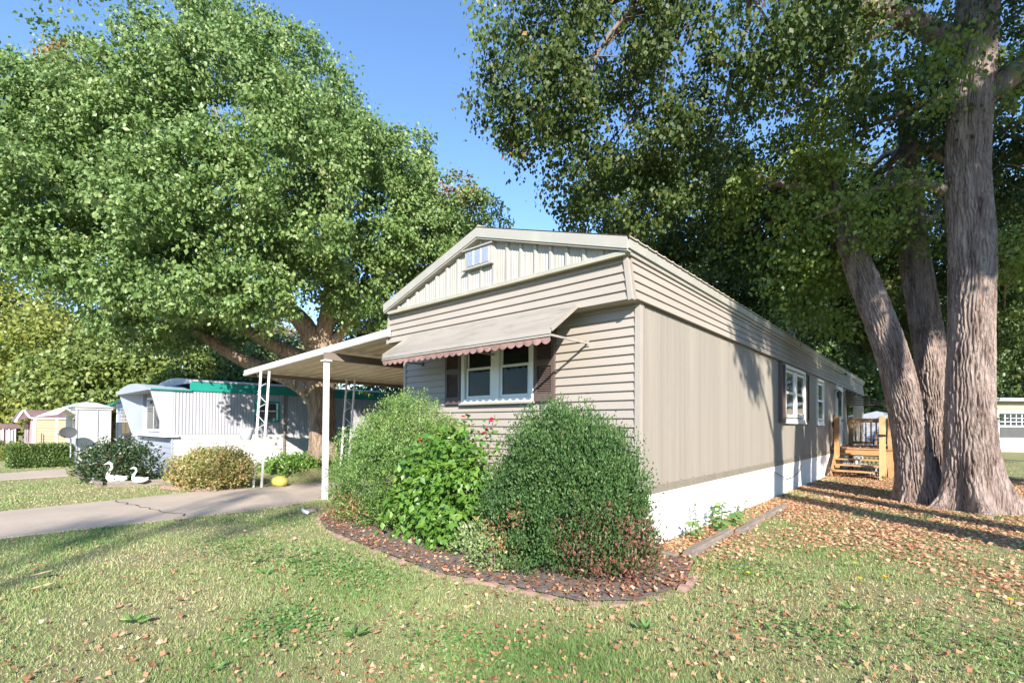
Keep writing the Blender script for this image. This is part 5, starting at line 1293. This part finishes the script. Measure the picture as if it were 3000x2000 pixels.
for (x, y, r_, lb) in ((-2.6, -2.96, .16, "broad dark weed clump in the middle of the weedy patch left of the bed"), (-2.9, -2.65, .12, "small weed clump at the far left end of the weedy patch"), (-2.3, -2.72, .15, "leafy weed clump at the weedy patch's side towards the flower bed"),
                    (-2.15, -3.05, .12, "small weed clump of the patch nearest the viewer"), (-2.45, -2.4, .13, "weed clump of the patch closest to the terracotta edging")):
    rosette((x, y, 0), r_, 18, lb)
# drifts of clover and crabgrass too small to pick apart
n = 6000; cx = np.array([(-2.5, -2.7, .45), (-2.0, -2.5, .3), (-3.4, -2.9, .4), (-.9, -3.4, .25), (.3, -2.9, .3), (1.8, -1.2, .35), (2.6, -.6, .4), (-4.6, -1.9, .4), (1.1, .2, .35), (-1.4, -2.5, .3)])
q = rng.integers(0, len(cx), n); xx = cx[q, 0]+rng.normal(size=n)*cx[q, 2]*.85; yy = cx[q, 1]+rng.normal(size=n)*cx[q, 2]*.65; k = lawn_ok_pre(xx, yy) if False else np.ones(n, bool)
P = np.stack([xx, yy, .012+.028*rng.random(n)], 1)
tag(leaves("clover_drifts", P, rng.normal(size=(n, 3))*np.array([1, 1, .35])+np.array([0, 0, .25]), M['weed'], None, .032, None, .5, .9, .1), "drifts of small green clover leaves in the lawn", "clover", kind='stuff')
def dandelion(x, y, label, h=.05):
    o = empty("dandelion", (x, y, 0), label, "dandelion", "dandelions in the right lawn")
    MB().tube([(x, y, 0), (x+.005, y, h)], .003, 4).build("stalk", M['leaf_hedge'], o)
    mb = MB()
    for ring in range(3):
        for j in range(12):
            a = 6.283*j/12+ring*.26; t = .2+ring*.5; r = .022*(1-.2*ring); d = Vector((math.cos(a)*math.cos(t), math.sin(a)*math.cos(t), math.sin(t))); s = Vector((-math.sin(a), math.cos(a), 0)); c = Vector((x+.005, y, h))
            mb.add([c, c+d*r+s*.005, c+d*r-s*.005], [(0, 1, 2)])
    mb.build("flower", M['yellow'], o)
dandelion(1.13, -.12, "yellow dandelion alone, nearest the landscape timber"); dandelion(1.82, .89, "yellow dandelion farthest from the viewer in the trio", .06)
dandelion(1.91, .38, "yellow dandelion nearest the viewer in the trio", .05); dandelion(2.07, .60, "yellow dandelion between the other two of the trio on its right"); dandelion(2.85, .51, "yellow dandelion close to the picture's right border", .06)
def tall_weed(x, y, h, label, n=16, leaf=.07, mat='weed', lean=0.0):
    o = empty("wall_weed", (x, y, 0), label, "weed"); mb = MB(); mb.tube([(x, y, 0), (x+lean*.5, y, h*.6), (x+lean, y+.01, h)], [.006, .004, .002], 5); mb.build("stem", M['leaf_hedge'], o)
    P = []; D = []
    for k in range(n):
        t = .15+.85*k/n; a = k*2.4; P.append((x+lean*t*t, y, h*t)); D.append((math.cos(a), math.sin(a), .1-.5*t))
    leaves("leaves", np.array(P), np.array(D), M[mat], o, leaf*1.35, None, .5, .8, .1, .25)
tall_weed(.10, 1.35, .44, "tallest thin weed spike against the white skirting", 26, .045, 'leaf_back')
tall_weed(.16, .98, .26, "drooping weed nearest the boxwood against the white skirting", 14, .07, lean=.06)
tall_weed(.22, 1.12, .22, "bushy weed second from the boxwood at the white skirting", 18, .08)
tall_weed(.14, 1.85, .30, "leafy weed right of the tall spike at the skirting", 20, .08)
tall_weed(.16, 2.15, .36, "highest broad leaved weed clump beside the white skirting", 22, .09)
tall_weed(.28, 1.75, .20, "short wide weed in the leaves before the tall clump", 18, .09)
tall_weed(.30, 2.3, .22, "wide low weed right of the tall clump by the timbers", 18, .10)
tall_weed(.14, 2.9, .20, "small dark weed by the skirting past the tall clump", 14, .06, 'leaf_back')
tall_weed(.12, 3.35, .24, "farthest thin weed against the skirting before the shade", 14, .05, 'leaf_back')
rosette((1.99, 5.75, 0), .16, 16, "broad leaved seedling at the foot of the leaning trunk", h=.9)
rosette((2.30, 4.85, 0), .15, 16, "bright seedling in the leaves in front of the two trunks", h=.7)
o = empty("bank_plants", (-10.5, 1.0, .25), "leafy ground plants covering the bank round the maple roots", "ground cover", None); o['kind'] = 'stuff'
n = 2600; P = np.stack([-11.6+rng.random(n)*2.0, .35+rng.random(n)*1.9, np.zeros(n)], 1); P[:, 2] = h_ground(P[:, 0], P[:, 1])+rng.random(n)**2*.22+.02
leaves("bank_foliage", P, rng.normal(size=(n, 3))+np.array([0, 0, .4]), M['leaf_broad'], o, .10, None, .6, .8, .1)["kind"] = 'stuff'
tall_weed(-11.2, .9, .75, "sapling with small leaves against the neighbour's white skirting", 30, .08, 'leaf_broad')
def star_leaf(c, r, rot, label):
    pts = []
    for k in range(10):
        a = rot+6.283*k/10; rr = r*(1 if k % 2 == 0 else .42); pts.append((c[0]+math.cos(a)*rr, c[1]+math.sin(a)*rr, c[2]+(.02 if k % 2 == 0 else .012)+.25*rr*math.sin(a+1)))
    mb = MB(); cc = (c[0], c[1], c[2]+.025); mb.add([cc]+pts, [(0, 1+i, 1+(i+1) % 10) for i in range(10)])
    me = mb.mesh("maple_leaf"); o = link_mesh("fallen_maple_leaf", me, M['pale_leaf']); tag(o, label, "fallen leaf")
star_leaf((-3.42, -4.42, .045), .085, .4, "pale cream star shaped maple leaf on the lawn at the far left"); star_leaf((-2.96, -4.45, .045), .085, 1.1, "tan maple leaf on the lawn just before the pale cream one")

# ================================================================== lawn and litter
def in_poly(x, y, poly):
    c = np.zeros(len(x), bool); n = len(poly)
    for i in range(n):
        x1, y1 = poly[i]; x2, y2 = poly[(i+1) % n]
        k = ((y1 > y) != (y2 > y)) & (x < (x2-x1)*(y-y1)/((y2-y1) if y2 != y1 else 1e-9)+x1); c ^= k
    return c
def lawn_ok(x, y, litter=False):
    bad = in_poly(x, y, drive_w) | ((x < 0.02) & (x > -4.3) & (y > -.05)) | ((x < -12) & (y > -1.6))
    bad |= (x < -14.0) & (x > -16.2) & (y < -2.9)
    if not litter: bad |= in_poly(x, y, bed)
    bad |= ((x-2.88)**2+(y-6.5)**2 < .55**2) | ((x-2.15)**2+(y-6.95)**2 < .4**2)
    return ~bad
def litter_density(x, y):
    d = .36+.64*np.exp(-((np.maximum(0, .9-x)/1.0)**2))*np.clip((y+2.2)/3.2, 0, 1)*(x > -.6)
    d *= np.where(x > -.6, 1, .8)
    strip = (x > 0) & (x < .55) & (y > -.2)
    d = np.where(strip, 1.3, d); d = np.where((x > 0) & (y > 3.2), 1.25, d)
    d = np.where((x > .3) & (y > 1.2) & (y < 4), np.maximum(d, .9), d); d = np.where((y < 1.2) & (x > .9), d*.82, d)
    return d*(.75+.25*np.sin(x*2.1+1)*np.sin(y*1.7))
def polar(n, r0, r1, half=1.15):
    r = r0*(r1/r0)**rng.random(n); a = .7251+(rng.random(n)*2-1)*half
    return 2.461-np.sin(a)*r, -4.880+np.cos(a)*r, r
def grass():
    n = 820000; x, y, r = polar(n, 1.5, 30)
    k = lawn_ok(x, y); lit = litter_density(x, y); k &= rng.random(n) > np.clip(lit-.35, 0, .72)
    pat = np.sin(x*1.9+np.sin(y*1.3)*2)*np.sin(y*2.3+np.sin(x*.9)*1.7)
    k &= rng.random(n) > .30-.30*pat
    x, y, r, pat = x[k], y[k], r[k], pat[k]; n = len(x)
    h = (.017+.026*rng.random(n))*(1+.3*pat)*(.8+.2*np.sin(x*5)*np.sin(y*6)); wd = .0019*np.clip(r/2.6, 1, 5)
    a = rng.random(n)*6.283; b = rng.random(n)*6.283; lean = h*(.15+.75*rng.random(n))
    z0 = h_ground(x, y)
    dx, dy = np.cos(a)*wd, np.sin(a)*wd
    V = np.stack([np.stack([x-dx, y-dy, z0], 1), np.stack([x+dx, y+dy, z0], 1), np.stack([x+np.cos(b)*lean, y+np.sin(b)*lean, z0+h], 1)], 1).reshape(-1, 3)
    F = np.arange(n*3).reshape(-1, 3)
    dry = np.sin(x*.8+.7)*np.sin(y*.9+2)+.5*np.sin(x*2.7)*np.sin(y*3.1)
    T = np.clip(.38+.17*dry-.20*pat+rng.normal(size=n)*.22, 0, 1)
    o = np_mesh("lawn_grass", V, F, T, M['grass']); tag(o, "short patchy green and straw coloured lawn grass", "grass", kind='stuff')
grass()
def litter_mesh(name, P, size, T, mat, tilt=.35, up=0.0):
    """dry leaves: seven-cornered lobed outlines, curled, lying on the ground"""
    n = len(P); K = 8
    s_ = size*(.55+.9*rng.random(n)); a0 = rng.random(n)*6.283
    Nn = unit(rng.normal(size=(n, 3))*tilt+np.array([0, 0, 1.0])); X = unit(np.cross(Nn, rng.normal(size=(n, 3)))); Y = np.cross(Nn, X)
    rad = np.array([1.0, .52, .80, .45, .62, .45, .80, .52])[None, :]*(.85+.3*rng.random((n, K)))
    an = 2*np.pi*np.arange(K)/K
    cx = np.cos(an)[None]*rad*s_[:, None]*.62; cy = np.sin(an)[None]*rad*s_[:, None]*(.38+.22*rng.random(n))[:, None]
    curl = (rng.random(n)*1.3-.25)[:, None]*(cx**2+cy**2)/np.maximum(s_[:, None], 1e-5)+rng.normal(size=(n, K))*s_[:, None]*.07
    rim = P[:, None]+X[:, None]*cx[..., None]+Y[:, None]*cy[..., None]+Nn[:, None]*curl[..., None]
    V = np.concatenate([P[:, None], rim], 1).reshape(-1, 3); b = np.arange(n)*(K+1)
    F = np.stack([np.stack([b, b+1+k, b+1+(k+1) % K], 1) for k in range(K)], 1).reshape(-1, 3)
    return np_mesh(name, V, F, np.repeat(T, K), mat)
def litter(n, r0, r1, size, name, label, dens, half=1.15, region=None, lift=.012):
    if region is None: x, y, r = polar(n, r0, r1, half)
    else: x = region[0]+rng.random(n)*(region[1]-region[0]); y = region[2]+rng.random(n)*(region[3]-region[2]); r = x*0
    k = lawn_ok(x, y, True) & (rng.random(n) < dens(x, y)); x, y = x[k], y[k]; n = len(x)
    P = np.stack([x, y, h_ground(x, y)+lift+rng.random(n)*.024], 1)
    if n < 1: return
    if region is not None and n > 12000:   # thick carpet: simple folded leaves
        a = rng.random(n)*6.283; D = np.stack([np.cos(a), np.sin(a), rng.normal(size=n)*.28], 1)
        o = leaves(name, P, D, M['litter'], None, size, rng.random(n), aspect=.75, up=1.6, fold=.16, jitter=.45)
    else: o = litter_mesh(name, P, size, rng.random(n), M['litter'])
    tag(o, label, "fallen leaves", kind='stuff')
litter(60000, 1.6, 26, .036, "scattered_leaves", "tan and rust fallen leaves scattered thinly over the whole lawn", lambda x, y: np.clip(litter_density(x, y)*.55+.06, 0, 1))
litter(130000, 0, 0, .042, "leaf_carpet", "thick carpet of orange fallen leaves between the long wall and the trunks", lambda x, y: np.clip((litter_density(x, y)-.50)*1.3, 0, .95), region=(0.02, 7, -1.5, 14))
litter(5500, 0, 0, .040, "bed_leaves", "brown fallen leaves lying over the dark flower bed soil", lambda x, y: in_poly(x, y, bed)*.75, region=(-4.8, .9, -2.0, .1), lift=.035)
litter(500, 0, 0, .05, "deck_leaves", "fallen leaves lying on the wooden deck boards", lambda x, y: np.ones(len(x)), region=(.1, 1.5, 12.1, 14.9), lift=DZ+.03)
n = 5200; xx = -4.8+rng.random(n)*5.6; yy = -2+rng.random(n)*2.1; k = in_poly(xx, yy, bed); xx, yy = xx[k], yy[k]; n = len(xx)
P = np.stack([xx, yy, .03+rng.random(n)*.03], 1)
o = leaves("mulch_chips", P, rng.normal(size=(n, 3))*np.array([1, 1, .3]), M['litter'], None, .045, rng.random(n)*.06, .45, 1.2, .1); tag(o, "dark bark mulch chips covering the front flower bed", "mulch", kind='stuff')
print("tris", sum(len(o.data.polygons) for o in bpy.data.objects if o.type == 'MESH'), "objs", len(bpy.data.objects))
